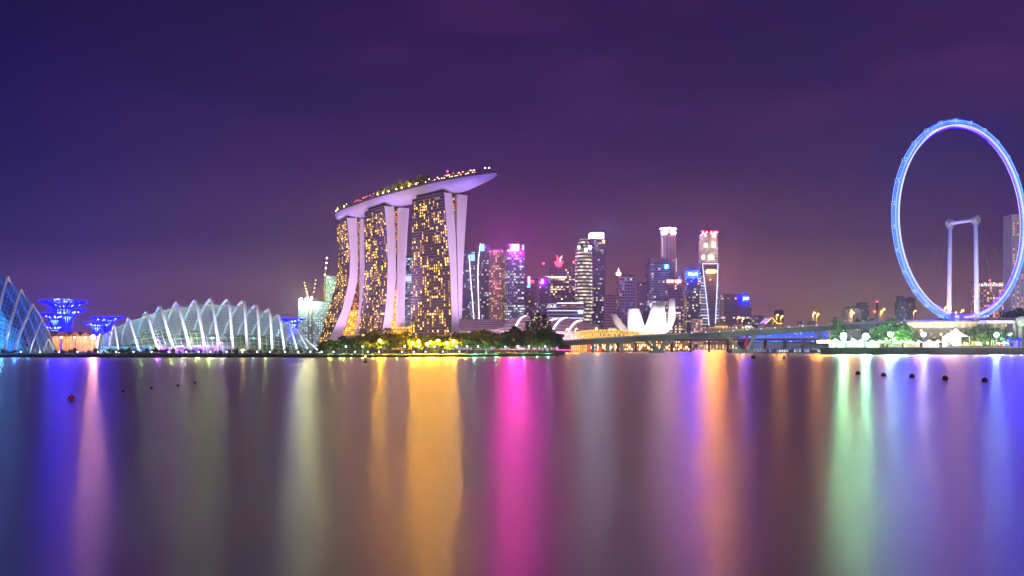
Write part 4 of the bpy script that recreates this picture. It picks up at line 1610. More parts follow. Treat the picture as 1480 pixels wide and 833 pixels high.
supertree(423, 461, 18, 720, 'blue lit tree tower peeking from behind the right end of the ribbed dome', 4.5)

# ================================================================ RIBBED GLASS DOMES
GRID = mat('glazing_bar', (.30, .36, .38), .5, var=.1)
DGL = glass('dome_glass', (.80, .95, .95), .87)
BGL = glass('blue_dome_glass', (.40, .62, 1), .82)
RIBM = WHITE


def dome(root, stations, sub, shrinkk, glassm, barw, ribr, ribname='rib', nprof=18, ribs=None):
    """stations: front foot, shoulder, back foot control points of each arch"""
    curves = []
    for st in stations:
        curves.append(crom(st, 6))
    n = len(curves[0])
    for i, c in enumerate(curves):
        if ribs is not None and i not in ribs:
            continue
        b = MB()
        sc = max(.55, min(1, (max(p.z for p in c)) / 30))
        b.tube(c, [ribr * sc * (1.0 if q < n * .45 else .75) for q in range(n)], 7)
        rb = b.build(ribname, RIBM, root, True)
        # lattice chord inside the arch
        b = MB()
        mid = (c[0] + c[-1]) / 2
        ch = [mid + (p - mid) * .955 for p in c]
        b.tube(ch, .22 * sc, 4)
        for q in range(2, n - 2, 2):
            b.tube([c[q], ch[q + 1]], .14 * sc, 3)
            b.tube([ch[q + 1], c[q + 2]], .14 * sc, 3)
        b.build('lattice', RIBM, rb)
    # shell a little inside the arches
    shell = []
    for c in curves:
        mid = (c[0] + c[-1]) / 2
        mid.z = 1.5
        shell.append([mid + Vector(((p - mid).x * shrinkk, (p - mid).y * shrinkk, (p - mid).z * (shrinkk - .01))) for p in c])
    fine = []
    cols = [crom([s[q] for s in shell], sub) for q in range(n)]
    for i in range(len(cols[0])):
        fine.append([cols[q][i] for q in range(n)])
    g = MB()
    g.grid(fine)
    g.build('glass_shell', glassm, root, True)
    bars = MB()
    for row in fine[::1]:
        bars.tube(row, barw, 3, capped=False)
    for q in range(0, n, 1):
        bars.tube([row[q] for row in fine], barw, 3, capped=False)
    bars.build('glazing_bars', GRID, root)
    return curves, fine


def arch(bpx, tpx, tpy, Db=520.0, lean=(-.50, .86), bpy=511.0):
    B = Vector((gx(bpx, Db), Db, 1.5))
    T = P(tpx, tpy, Db + 14)
    hgt = T.z - 1.5
    s = max(hgt / 32, .12)
    d = Vector((lean[0], lean[1], 0))
    return [B, B.lerp(T, .5) + Vector((.012 * hgt, -1.2 * s, 0)), B.lerp(T, .86) + Vector((.01 * hgt, -1.0 * s, 0)), T + d * 2.0 * s,
            T + d * 13 * s + Vector((0, 0, -1.0 * s)), T + d * 30 * s + Vector((0, 0, -6.5 * s)), T + d * 52 * s + Vector((0, 0, -16 * s)),
            Vector(((T + d * 66 * s).x, (T + d * 66 * s).y, 1.5))]


FD = [(139, 145, 483), (172, 166, 471), (202, 187, 460), (230, 212, 451), (253, 232, 443), (277, 257, 437), (298, 284, 434), (319, 306, 432.5), (338, 331, 433), (358, 353, 435.5),
      (376, 372, 441), (394, 390, 447.5), (412, 404, 456), (431, 418, 466), (448, 429, 476), (464, 436, 485)]
fd = thing('ribbed_glass_dome', 'wide glass conservatory dome with a row of white arched ribs on the shore', 'glass dome', (gx(300, 540), 540, 1.5))
curves, fine = dome(fd, [arch(*q) for q in FD], 3, .905, DGL, .10, .80)
# lamps inside and at the feet of the ribs
for i, (bx, tx, ty) in enumerate(FD):
    f = Vector((gx(bx, 520), 520, 1.5))
    T = P(tx, ty, 534)
    spot((f.x + (f.x - gx(tx, 520)) * .1 + 1.0, f.y - 15, 1.7), f.lerp(T, .62), 230e3, (.70, .80, 1.0), 62, .9, radius=.3)
INT = [(188, .5, (.30, .75, 1), 18), (215, .4, (.35, .85, 1), 18), (245, .5, (.75, 1, .7), 30), (270, .5, (.85, 1, .6), 34), (300, .5, (.8, 1, .75), 34), (330, .5, (.7, .95, .9), 26), (360, .5, (.45, .7, 1), 24), (388, .5, (.45, .7, 1), 18), (410, .5, (.5, .75, 1), 8)]
for x, q, c, pw in INT:
    point((gx(x, 545), 545 + 8, 11), pw * .4e3, c, 1.0)
for x in (228, 262, 295, 318):
    point((gx(x, 526), 526, 7.5), 20e3, (.40, .09, 1), .6)
for x in (250, 340, 372, 400):
    point((gx(x, 528), 527, 4.0), 1.2e3, (1, .8, .35), .4)
# planting inside: lit trees and beds on a terrace
for x, c, pw in ((206, (.6, 1, .35), 7), (226, (.9, 1, .3), 12), (250, (.8, 1, .3), 14), (268, (.9, 1, .25), 18), (286, (.95, 1, .3), 22), (304, (.9, 1, .3), 16), (322, (.9, .9, .4), 10), (352, (1, .7, .3), 6), (384, (.8, .9, .4), 5)):
    point((gx(x, 532), 531, 10.5), pw * .6e3, c, .4)
tb = MB()
rows = []
for x in range(150, 452, 12):
    s = min(1, (x - 140) / 70, (456 - x) / 60)
    rows.append([(gx(x, 530), 529, 1.6), (gx(x, 534), 534, 1.6 + 4.5 * s), (gx(x, 548), 549, 2 + 8 * s), (gx(x, 556), 558, 2 + 10.5 * s)])
tb.grid(rows)
tb.build('planted_terrace', mat('terrace_planting', (.035, .05, .03), .9, var=.8, scale=.5), fd, True)
fb = MB()
a, c = Vector((gx(232, 531), 528.5, 3.8)), Vector((gx(316, 531), 528.5, 3.8))
fb.prism([(a.x, a.y), (c.x, c.y), (c.x, c.y + 6), (a.x, a.y + 6)], 1.6, 5.2)
fb.build('flower_field', mat('violet_bed', (.35, .20, .50), .8, var=.6, scale=.8), fd)
wb = MB()
for x0, x1 in ((254, 265), (277, 287), (299, 303)):
    wb.prism([(gx(x0, 528), 527.6), (gx(x1, 528), 527.6), (gx(x1, 528), 528.2), (gx(x0, 528), 528.2)], 5.0, 6.1)
wb.build('lit_canopy', emit('canopy_lit_white', (.85, .80, 1), 1.6), fd)
wb = MB()
wb.prism([(gx(146, 531), 530), (gx(217, 531), 530), (gx(217, 531), 536), (gx(146, 531), 536)], 1.6, 5.6)
wb.build('glazed_hall', facade('cyan_hall', (.05, .18, .25), (.06, .25, .35), (.25, .75, 1), (.5, .9, 1), .7, 1.8, 4.2, .9, .9, .8, seed=9), fd)
rnd = random.Random(12)
GD = 'lit trees inside the ribbed dome'
LD = 'small lit green tree growing inside the ribbed glass dome'
for k in range(26):
    x = rnd.uniform(205, 345) if k < 19 else rnd.uniform(345, 425)
    D = rnd.uniform(534, 552)
    i = rnd.randrange(4)
    sc = rnd.uniform(.40, .75) if k < 19 else rnd.uniform(.3, .5)
    zb = 1.6 + (D - 530) / 26 * 9 * min(1, (x - 140) / 70, (456 - x) / 60)
    copy_tree(protos[i], (gx(x, D), D, zb), rnd.random() * 6, sc, LD, GD)
for x, s_ in ((262, .6), (290, .62), (305, .5)):
    copy_tree(pp[1], (gx(x, 538), 538, 4.5), x, s_, 'small palm growing inside the ribbed glass dome', 'palms inside the ribbed dome')

# taller blue dome cut by the left edge
CFD = [(-60, -36, 370), (-36, -12, 386), (-14, 10.5, 402), (6, 29.8, 420), (20, 47, 441), (43, 60.5, 464), (62, 70, 490)]


def arch2(bpx, tpx, tpy):
    Db = 492.0
    B = Vector((gx(bpx, Db), Db, 1.5))
    T = P(tpx, tpy, Db + 10)
    hgt = T.z - 1.5
    s = max(hgt / 40, .1)
    d = Vector((-.30, .95, 0))
    return [B, B.lerp(T, .33) + Vector((-.2, -1.5 * s, 0)), B.lerp(T, .70) + Vector((-.1, -1.0 * s, 0)), T, T + d * 4 * s + Vector((1.0 * s, 0, -2.5 * s)),
            T + d * 14 * s + Vector((5.0 * s, 0, -12 * s)), T + d * 24 * s + Vector((9 * s, 0, -26 * s)), Vector(((T + d * 32 * s).x + 12 * s, (T + d * 32 * s).y, 1.5))]


cd = thing('blue_glass_dome', 'tall blue lit glass dome with leaning white ribs, cut by the left edge', 'glass dome', (gx(0, 500), 500, 1.5))
dome(cd, [arch2(*q) for q in CFD], 4, .955, BGL, .11, .62)
cm = MB()
cx_ = gx(2, 515)
rows = []
rnd = random.Random(3)
for i in range(9):
    t = i / 8
    rows.append([(cx_ - 8 + math.cos(q * math.pi / 9) * (24 * (1 - t * .62)) * rnd.uniform(.85, 1.15), 514 + math.sin(q * math.pi / 9) * (15 * (1 - t * .6)), 1.6 + 27 * t) for q in range(18)])
cm.grid(rows, closeu=True)
cm.build('planted_mountain', mat('mountain_planting', (.08, .16, .14), .9, var=.7, scale=.35), cd)
for x, y, z, c, pw in ((0, 499, 8, (.06, .28, 1), 55e3), (22, 499, 12, (.1, .3, 1), 45e3), (-12, 500, 24, (.15, .4, 1), 55e3), (42, 499, 6, (.12, .4, 1), 20e3), (5, 497, 18, (.3, .7, 1), 25e3)):
    point((gx(x, 500), y, z), pw * .38, c, 1.0)
for x, z in ((4, 26), (3, 17), (25, 9)):
    pass
for bpx, tpx, tpy in CFD[2:]:
    f = Vector((gx(bpx, 492), 492, 1.5))
    spot((f.x, f.y - 14, 1.7), f.lerp(P(tpx, tpy, 502), .6), 70e3, (.8, .85, 1), 70, .9)

# ================================================================ WARM PAVILIONS BETWEEN THE DOMES
roofm = mat('brown_roof', (.24, .13, .09), .8, var=.3)
PV = ((61, 77, 478, 'warm-lit brown gabled pavilion nearest the blue dome'), (80, 99, 479, 'warm-lit brown gabled pavilion under the tallest blue tree tower'),
      (101, 116, 480, 'warm-lit brown gabled pavilion, third from the blue dome'), (117, 131, 481, 'warm-lit brown gabled pavilion next to the bright pink-white lamp'))
for x0, x1, yt, lab in PV:
    D = 566
    X0, X1 = gx(x0, D), gx(x1, D)
    cx_, w_ = (X0 + X1) / 2, X1 - X0
    r = thing('pavilion', lab, 'pavilion', (cx_, D, GZ))
    zr = gz(yt, D)
    ze = gz(486.5, D)
    b = MB()
    b.extrude([(X0 - .6, D - 1, ze), (X1 + .6, D - 1, ze), (cx_ + w_ * .1, D - 1, zr), (cx_ - w_ * .1, D - 1, zr)], (0, 12, 0))
    b.build('roof', roofm, r)
    for q in range(4):
        b = MB()
        b.box((X0 + w_ * (.06 + .29 * q), D - .5, (GZ + ze) / 2), (.5, .5, ze - GZ))
        b.build('column', mat('warm_column', (.6, .42, .3), .7), r)
    b = MB()
    b.box((cx_, D + 8, (GZ + ze) / 2), (w_ * .96, .6, ze - GZ - .1))
    b.build('back_wall', facade('pavilion_back_%d' % x0, (.5, .3, .18), (.4, .22, .1), (1, .50, .20), (1, .70, .42), .75, 1.3, 3.6, 1.0, .6, .8, seed=x0), r)
    b = MB()
    b.box((cx_, D - .6, ze - .6), (.8, .8, .8))
    b.build('eave_lamp', emit('eave_lamp', (1, .55, .25), 16, True), r)
    point((cx_, D + 3, ze - 1.5), 2600, (1, .5, .2), .4)
# bright lamp on its mast
p = P(134.5, 487.5, 545)
r = thing('floodlight_mast', 'bright pink-white floodlight on a mast between the pavilions and the ribbed dome', 'floodlight', (p.x, p.y, GZ))
b = MB()
b.tube([(p.x, p.y, GZ), (p.x, p.y, p.z - .6)], .14, 6)
b.build('mast', GREYM, r)
b = MB()
b.ball(p, 1.05, 12, 8)
b.build('lamp_head', emit('pink_flood', (1, .45, .45), 1500, True), r)
for x, D, pw in ((71, 553, 16),):
    pass

# shrubs along the shore under the domes
sh = [broad_tree('shrub', 3.2, 4.6, [LEAF, LEAF3][k], 70 + k, 'low rounded shrub on the shore in front of the glass domes', 'shrub', 340, 'shrubs on the dome shore', .0, .34) for k in range(2)]
rnd = random.Random(8)
x = 4.0
i = 0
while x < 466:
    D = rnd.uniform(470, 512)
    q = rnd.randrange(2)
    place(sh[q], (gx(x, D), D, GZ - .1), rnd.random() * 6, rnd.uniform(.45, .95), ('s', q))
    x += rnd.uniform(7, 12)
for x, c, pw in ((60, YLW, 2600), (70, YLW, 2600), (100, ORG, 1500), (165, YLW, 1200), (262, YLW, 1200), (300, GRN, 1200), (330, YLW, 1500), (352, YLW, 1200), (380, YLW, 1500), (408, ORG, 1500)):
    D = 500
    loc = (gx(x, D), D, GZ)
    copy_tree(ul, loc, 0, 1, 'low garden uplight hidden among the shrubs of the dome shore', 'garden uplights on the dome shore')
    point((loc[0], D - 1, GZ + 1.4), pw, c, .35)

# ================================================================ RIBBED MALL ROOFS
MALL = mat('mall_roof_metal', (.30, .23, .27), .5, .2, scale=.08)
E_MALL = emit('roof_light_band', (1, .82, .95), 2.6)
D0 = 900


def shell_roof(label, near, far, Dn, Df, nsl, lights, sag=.0):
    """curved louvred roof: traced eave line near, ridge line far"""
    r = thing('mall_roof', label, 'roof', (gx(near[0][0], Dn), Dn, GZ))
    n = 24
    rows = []
    for i in range(9):
        t = i / 8
        row = []
        for k in range(n + 1):
            q = k / n
            xa = near[0][0] + (near[-1][0] - near[0][0]) * q
            xb = far[0][0] + (far[-1][0] - far[0][0]) * q
            A, B = P(xa, interp(near, 0, 1, xa), Dn), P(xb, interp(far, 0, 1, xb), Df)
            p = A.lerp(B, t)
            p.z += math.sin(t * math.pi) * (B.z - A.z) * .28
            row.append(p)
        rows.append(row)
    g = MB()
    g.grid(rows)
    g.grid([rows[0], [Vector((p.x, p.y, GZ)) for p in rows[0]]])
    g.grid([rows[-1], [Vector((p.x, p.y, GZ)) for p in rows[-1]]])
    for e in (0, n):
        g.grid([[rw[e] for rw in rows], [Vector((rw[e].x, rw[e].y, GZ)) for rw in rows]])
    g.build('roof_shell', MALL, r, True)
    lv = MB()
    for i in range(nsl):
        t = (i + .5) / nsl * 8
        a = int(t)
        f = t - a
        line = [rows[a][k].lerp(rows[min(a + 1, 8)][k], f) + Vector((0, -.3, .45)) for k in range(n + 1)]
        lv.tube(line, .32, 4)
    lv.build('louvre', mat('louvre_metal', (.42, .32, .38), .45, .2), r)
    for q in lights:
        k = q * n
        a = int(min(k, n - 1))
        f = k - a
        line = [rows[i][a].lerp(rows[i][a + 1], f) + Vector((0, -.5, .7)) for i in range(9)]
        b = MB()
        b.tube(line, 1.0, 5)
        b.build('roof_light', E_MALL, r)
    return r


shell_roof('flat louvred roof beside the foot of the nearest hotel tower', [(664, 479), (700, 478), (738, 473)], [(664, 462), (700, 462.5), (738, 466)], 950, 1010, 7, [])
shell_roof('arched louvred roof with two bright light bands left of the tall casuarinas', [(724, 478), (750, 477.5), (782, 478)], [(742, 462), (765, 457.5), (800, 461)], 905, 960, 6, [.33, .66])
shell_roof('arched louvred roof with bright light bands below the low banded office block', [(776, 479), (810, 479), (850, 479)], [(800, 463.5), (822, 460.5), (866, 470)], 900, 955, 6, [.08, .30, .62])
b = MB()
q = footprint(804, 826, 885, 0, .5)[0]
b.prism(q, GZ, gz(479, 885))
r = b.solo('event_hall', facade('hall_wall', (.42, .34, .33), (.10, .07, .08), (1, .7, .4), (1, .8, .5), .3, 4.2, 5.0, 1.0, .7, .45, seed=31), 'plain pale hall with a row of dark windows right of the grove', 'hall')
b = MB()
b.prism(footprint(824, 838, 880, 0, .5)[0], GZ, gz(483, 880))
b.solo('event_hall', facade('hall_wall_lit', (.5, .36, .2), (.3, .2, .08), (1, .66, .2), (1, .8, .4), .8, 3.4, 4.0, 1.3, .6, .6, seed=32), 'small gold-lit hall between the plain hall and the tube footbridge', 'hall')

# ================================================================ LOTUS MUSEUM
PET = mat('petal_white', (.80, .80, .80), .5, var=.04, scale=.1)
mus = thing('lotus_museum', 'white lotus-shaped museum with flaring petals, floodlit behind the bridge', 'museum', (gx(938, 1080), 1080, GZ))


def petal(left, right, D, lean, bulge, thick, py_lo, n=14, m=9, yaw=0.0):
    """petal between two traced edges; lean = how far the tip comes forward, bulge = belly of the outer skin"""
    pys = [py_lo + (min(p[1] for p in left + right) - py_lo) * i / n for i in range(n + 1)]
    top_l, top_r = min(p[1] for p in left), min(p[1] for p in right)
    front, back = [], []
    for i in range(n + 1):
        t = i / n
        pl = py_lo + (top_l - py_lo) * t
        pr_ = py_lo + (top_r - py_lo) * t
        rf, rbk = [], []
        for k in range(m + 1):
            u = k / m
            px = interp(left, 1, 0, pl) * (1 - u) + interp(right, 1, 0, pr_) * u
            py = pl * (1 - u) + pr_ * u
            d = D - lean * t ** 1.5 - bulge * (1 - (2 * u - 1) ** 2) + yaw * (u - .5)
            p = P(px, py, d)
            rf.append(p)
            rbk.append(p + Vector((0, thick * (1 - .45 * t), .3)))
        front.append(rf)
        back.append(rbk)
    b = MB()
    b.grid(front)
    b.grid([r[::-1] for r in back])
    b.grid([[f[0], k_[0]] for f, k_ in zip(front, back)])
    b.grid([[f[-1], k_[-1]] for f, k_ in zip(front, back)])
    b.grid([back[-1], front[-1]])
    return b


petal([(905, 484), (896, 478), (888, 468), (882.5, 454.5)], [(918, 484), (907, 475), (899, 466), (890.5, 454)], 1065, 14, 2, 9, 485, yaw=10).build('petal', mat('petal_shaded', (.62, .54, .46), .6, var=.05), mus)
petal([(910, 484), (907.5, 475), (907.5, 462), (909, 446.8)], [(934, 484), (932.5, 474), (928, 460), (923.5, 446.2)], 1066, 18, 5, 10, 484.5).build('petal', PET, mus)
petal([(924, 484), (931, 477), (937, 462), (944, 438)], [(962, 484), (963.5, 470), (961.5, 452), (960.3, 437)], 1058, 20, 6, 10, 484.5).build('petal', PET, mus)
petal([(948, 484), (958, 476), (965, 464), (968.5, 432)], [(960, 484), (971, 475), (977, 459), (975.5, 431.5)], 1062, 16, 3, 8, 484.5, yaw=-8).build('petal', PET, mus)
petal([(936, 470), (938, 455), (941, 446)], [(962, 470), (961, 455), (958, 446)], 1090, -10, -3, 8, 484).build('petal', PET, mus)
petal([(915, 470), (922, 455), (926, 450)], [(934, 470), (938, 455), (940, 450)], 1092, -8, -3, 8, 484).build('petal', mat('petal_deep_shade', (.22, .17, .24), .6), mus)  # rear petal: shade put into a darker copy of the white
b = MB()
b.lathe([(12, 0), (20, 3), (24, 8), (22, 11)], (gx(936, 1082), 1082, GZ), 24)
b.build('base', PET, mus)
b = MB()
b.box(P(945, 441.5, 1085), (10, 1, 5))
b.build('lit_oculus', emit('oculus_blue', (.55, .65, 1), 2), mus)
for x, z, tx, ty, pw in ((915, 20, 915, 464, 3.2), (945, 20, 948, 462, 4.2), (966, 20, 970, 460, 2.6)):
    p = P(x, 490, 985)
    spot((p.x, p.y, 14), P(tx, ty, 1055), pw * 1.05e5, (1, .97, .97), 40, .8)
p = P(888, 490, 1000)
spot((p.x, p.y, 12), P(893, 468, 1060), 4.5e4, (1, .85, .6), 30, .8)

# ================================================================ TUBE FOOTBRIDGE (gold lit)
hx = thing('tube_footbridge', 'gold-lit footbridge wrapped in a curving steel lattice tube', 'footbridge', (gx(850, 870), 870, 0))
cl = [P(836, 487, 905), P(848, 485.6, 880), P(866, 484.5, 868), P(888, 484.6, 862), P(915, 486.5, 862), P(945, 489, 868)]
cl = crom(cl, 8)
b = MB()
for p, q in zip(cl, cl[1:]):
    t = (q - p).normalized()
    s = t.cross(Vector((0, 0, 1))).normalized() * 3.2
    b.poly([p - s - Vector((0, 0, 4)), q - s - Vector((0, 0, 4)), q + s - Vector((0, 0, 4)), p + s - Vector((0, 0, 4))])
    b.poly([p - s - Vector((0, 0, 4.6)), q - s - Vector((0, 0, 4.6)), q - s - Vector((0, 0, 4)), p - s - Vector((0, 0, 4))])
    b.poly([p + s - Vector((0, 0, 4.6)), q + s - Vector((0, 0, 4.6)), q + s - Vector((0, 0, 4)), p + s - Vector((0, 0, 4))])
b.build('walkway', mat('walkway', (.35, .28, .18), .7), hx)
E_HELIX = emit('lattice_gold', (1, .58, .14), 1.5)
for sgn, nm in ((1, 'outer_helix'), (-1, 'inner_helix')):
    b = MB()
    for ph in (0, 1.57, 3.14, 4.71):
        line = []
        n = len(cl) * 6
        for i in range(n):
            f = i / (n - 1) * (len(cl) - 1)
            a = min(int(f), len(cl) - 2)
            c = cl[a].lerp(cl[a + 1], f - a)
            t = (cl[a + 1] - cl[a]).normalized()
            s = t.cross(Vector((0, 0, 1))).normalized()
            an = ph + sgn * f * .75
            rr = 5.4 if sgn > 0 else 4.7
            line.append(c + s * (math.cos(an) * rr) + Vector((0, 0, math.sin(an) * rr)))
        b.tube(line, .26, 4)
    b.build(nm, E_HELIX, hx)
b = MB()
for i in range(0, len(cl) - 1, 1):
    t = (cl[i + 1] - cl[i]).normalized()
    s = t.cross(Vector((0, 0, 1))).normalized()
    b.tube([cl[i] + s * (math.cos(k * math.pi / 6) * 4.6) + Vector((0, 0, math.sin(k * math.pi / 6) * 4.6)) for k in range(12)], .14, 3, True)
b.build('hoop', E_HELIX, hx)
cn = MB()
cn.grid([[c + Vector((math.cos(k * math.pi / 8) * 3.6, math.sin(k * math.pi / 8) * 3.6 * .4, 1 + math.sin(k * math.pi / 8) * 3.4)) for k in range(9)] for c in cl[4:34]])
cn.build('mesh_canopy', mat('gold_mesh', (.55, .40, .16), .5, .3), hx)
for i in (5, 14, 23, 32):
    c = cl[i]
    b = MB()
    b.tube([(c.x, c.y, -1), (c.x, c.y, c.z - 4.4)], .8, 6)
    b.build('pier', GREYM, hx)
    point((c.x, c.y - 4, c.z - 1), 9000, (1, .62, .2), .4)
b = MB()
b.box(P(885, 478, 872), (8, .8, 4.2))
b.build('lookout_screen', emit('lookout_white', (1, .9, .85), 1.0), hx)

# ================================================================ LOW BRIDGE BEHIND AND LIT WATERFRONT
lo = thing('low_bridge', 'long low road bridge with dark columns behind the green-grey viaduct', 'bridge', (gx(1000, 850), 850, 0))
A, B = P(830, 491, 875), P(1186, 490, 830)
dv = (B - A).normalized()
nv = Vector((-dv.y, dv.x, 0))
b = MB()
b.extrude([A, A + Vector((0, 0, -1.6)), B + Vector((0, 0, -1.6)), B], nv * 18)
b.build('deck', mat('low_deck', (.17, .13, .13), .8), lo)
b = MB()
b.extrude([A + Vector((0, 0, .01)), B + Vector((0, 0, .01)), B + Vector((0, 0, 1.0)), A + Vector((0, 0, 1.0))], nv * .3)
b.build('parapet', mat('warm_parapet', (.5, .33, .24), .8), lo)
for k in range(13):
    p = A.lerp(B, (k + .4) / 13.2)
    for o in (1.5, 14):
        b = MB()
        q = p + nv * o
        b.prism([(q.x - .9, q.y - .7), (q.x + .9, q.y - .7), (q.x + .9, q.y + .7), (q.x - .9, q.y + .7)], -1.5, p.z - 1.65)
        b.build('column', mat('dark_column', (.10, .08, .07), .8), lo)
# arcade of the far waterfront, seen under the bridges
m = facade('waterfront_arcade', (.30, .17, .08), (.35, .2, .08), (1, .50, .12), (1, .72, .38), .75, 2.6, 4.4, 4.0, .55, .6, seed=23)
for x0, x1, D, top, lab in ((826, 905, 922, 494.5, 'left part of the warm-lit waterfront arcade seen under the viaduct'), (905, 1000, 940, 494, 'middle part of the warm-lit waterfront arcade behind the slanted piers'),
                            (1004, 1100, 1375, 497.4, 'far warm-lit waterfront arcade behind the red-lit pier'), (1100, 1186, 1372, 497.6, 'far warm-lit waterfront arcade under the blue grandstand')):
    r = thing('waterfront_arcade', lab, 'arcade', (gx((x0 + x1) / 2, D), D, 1.2))
    b = MB()
    b.prism([(gx(x0, D), D), (gx(x1, D), D), (gx(x1, D), D + 14), (gx(x0, D), D + 14)], 0.6, gz(top, D))
    b.build('arcade_wall', m, r)
    b = MB()
    b.prism([(gx(x0, D) - 1, D - 2), (gx(x1, D) + 1, D - 2), (gx(x1, D) + 1, D + 15), (gx(x0, D) - 1, D + 15)], gz(top, D) + .01, gz(top, D) + .8)
    b.build('roof', mat('arcade_roof', (.25, .2, .17), .8), r)
rnd = random.Random(77)
wl = thing('waterfront_lamp', 'small golden lamp on the far waterfront seen under the bridges', 'lamp', (0, 0, 0), 'golden lamps of the far waterfront')
b = MB()
b.tube([(0, 0, 0), (0, 0, 2.4)], .1, 5)
b.build('post', DARKM, wl)
b = MB()
b.ball((0, 0, 2.9), .75, 8, 5)
b.build('lamp_globe', emit('water_lamp', (1, .54, .14), 48, True), wl)
pos = [(x, 914 if x < 905 else 932) for x in range(838, 1000, 9)] + [(x, 1362) for x in range(1008, 1184, 11)]
for i, (x, D) in enumerate(pos):
    loc = (gx(x + rnd.uniform(-2, 2), D), D, 1.0 + rnd.uniform(0, .8))
    if i == 0:
        wl.location = loc
    else:
        copy_tree(wl, loc)
# gold posts at the left abutment
for i, x in enumerate((826, 829, 832, 835, 838, 841, 844, 847)):
    p = P(x, 500, 800)
    b = MB()
    b.box((p.x, p.y, 5), (1.0, 1.0, 9.6))
    b.solo('lit_post', emit('post_gold', (1, .70, .05) if i % 3 else (1, .45, .05), 1.6), 'tall glowing gold post in the row under the left end of the viaduct', 'light post', 'gold posts under the viaduct')
for x, nm in ((852.5, 'slim red glowing post right of the row of gold posts'), (867, 'short red glowing post farther right under the viaduct')):
    p = P(x, 500, 795)
    hgt = 8.6 if x < 860 else 4.4
    b = MB()
    b.lathe([(.9, 0), (1.0, hgt * .6), (.5, hgt)], (p.x, p.y, .4), 10)
    b.solo('lit_post', emit('post_red', (1, .03, .02), 3.0), nm, 'light post')
b = MB()
pa, pb = P(804, 506, 640), P(828, 506, 700)
b.tube([pa, pb], .35, 6)
b.solo('light_rail', emit('rail_magenta', (1, .05, .5), 2.5), 'magenta light rail at the water beside the end of the grove', 'light rail')

# blue floating grandstand and pontoon
gs = thing('grandstand', 'floating grandstand of blue seats dotted with white under the viaduct', 'grandstand', (gx(1140, 1100), 1100, 0))
for k in range(12):
    y = 1060 + k * 3.2
    z = gz(492.5, 1060) + k * 1.05
    b = MB()
    x0, x1 = gx(1066 if k < 6 else 1080, y), gx(1198, y)
    b.prism([(x0, y), (x1, y), (x1, y + 3.2), (x0, y + 3.2)], z - 1.4, z)
    FN[0] += 1
    b.build('seat_row', facade('seat_row_%d' % k, (.03, .10, .62), (.05, .14, .75), (.75, .85, 1), (1, .9, .8), .10, 2.4, 9, 1.1, .8, .95, seed=40 + k), gs)
fr = MB()
for k in range(9):
    x = 1068 + k * 16
    fr.tube([P(x, 492.5, 1058), P(x + 9, 484.5, 1094)], .5, 4)
fr.build('aisle', emit('aisle_light', (.7, .8, 1), .8), gs)
b = MB()
b.prism([(gx(1066, 1064), 1064), (gx(1198, 1064), 1064), (gx(1198, 1100), 1100), (gx(1080, 1100), 1100)], .2, gz(494, 1062))
b.build('stand_base', DARKM, gs)
spot((gx(1130, 990), 990, 30), P(1132, 487, 1078), 5.5e5, (.45, .6, 1), 75, .7)
pn = thing('pontoon', 'low pontoon with blue and white lit panels on the water right of the red-lit pier', 'pontoon', (gx(1140, 760), 760, 0))
b = MB()
pa, pb = Vector((gx(1090, 790), 790)), Vector((gx(1187, 720), 720))
b.prism([tuple(pa), tuple(pb), (pb.x, pb.y + 10), (pa.x, pa.y + 10)], -.5, .7)
b.build('float', mat('pontoon_deck', (.16, .17, .2), .7), pn)
b = MB()
b.prism([(pa.x + 1, pa.y + 1), (pb.x - 1, pb.y + 1), (pb.x - 1, pb.y + 6), (pa.x + 1, pa.y + 6)], .71, 3.4)
b.build('lit_panel', facade('pontoon_lit', (.12, .14, .25), (.05, .08, .3), (.10, .22, 1), (.75, .9, 1), .75, 3.0, 2.8, 1.6, .7, .8, seed=50), pn)
b = MB()
b.prism([(pa.x + 1, pa.y + .5), (pb.x - 1, pb.y + .5), (pb.x - 1, pb.y + 7), (pa.x + 1, pa.y + 7)], 4.4, 4.7)
for q in range(10):
    c = pa.lerp(pb, (q + .5) / 10)
    b.tube([(c.x, c.y + 3, 3.4), (c.x, c.y + 3, 4.5)], .12, 4)
b.build('canopy', mat('pontoon_canopy', (.35, .35, .4), .6), pn)

# ================================================================ THE VIADUCT
DECKM = mat('viaduct_concrete', (.30, .36, .31), .8, var=.18, scale=.12)
vd = thing('viaduct', 'long green-grey road viaduct rising to the right across the channel on V-shaped piers', 'viaduct', (gx(1000, 720), 720, 0))
ctl = [P(800, 494.4, 800), P(880, 489.2, 775), P(960, 484.4, 748), P(1040, 480.0, 722), P(1120, 475, 700), P(1200, 470, 684), P(1280, 466, 672), P(1345, 463.4, 664), P(1420, 461.5, 660), P(1520, 461, 660)]
vl = crom(ctl, 8)
b, pr, gd = MB(), MB(), MB()
sec = []
for i, p in enumerate(vl):
    t = (vl[min(i + 1, len(vl) - 1)] - vl[max(i - 1, 0)])
    t.z = 0
    t.normalize()
    s = Vector((-t.y, t.x, 0))
    sec.append((p, s))
prof = [(0, 0), (0, -.9), (1.6, -1.2), (2.4, -4.1), (15.6, -4.1), (16.4, -1.2), (18, -.9), (18, 0)]
b.grid([[p + s * a + Vector((0, 0, z)) for a, z in prof] for p, s in sec], closeu=True)
b.build('deck', DECKM, vd)
pr.grid([[p + s * a + Vector((0, 0, z)) for a, z in ((.1, .004), (.1, 1.0), (.4, 1.0), (.4, .004))] for p, s in sec])
pr.build('parapet', mat('viaduct_parapet', (.66, .46, .34), .8), vd)  # warm street-lamp light put into the parapet's tan colour
for i, (p, s) in enumerate(sec):
    if i % 2 == 0 and i < 66:
        gd.box(p + s * 1.2 + Vector((0, 0, -2.4)), (.35, 1.0, 3.0))
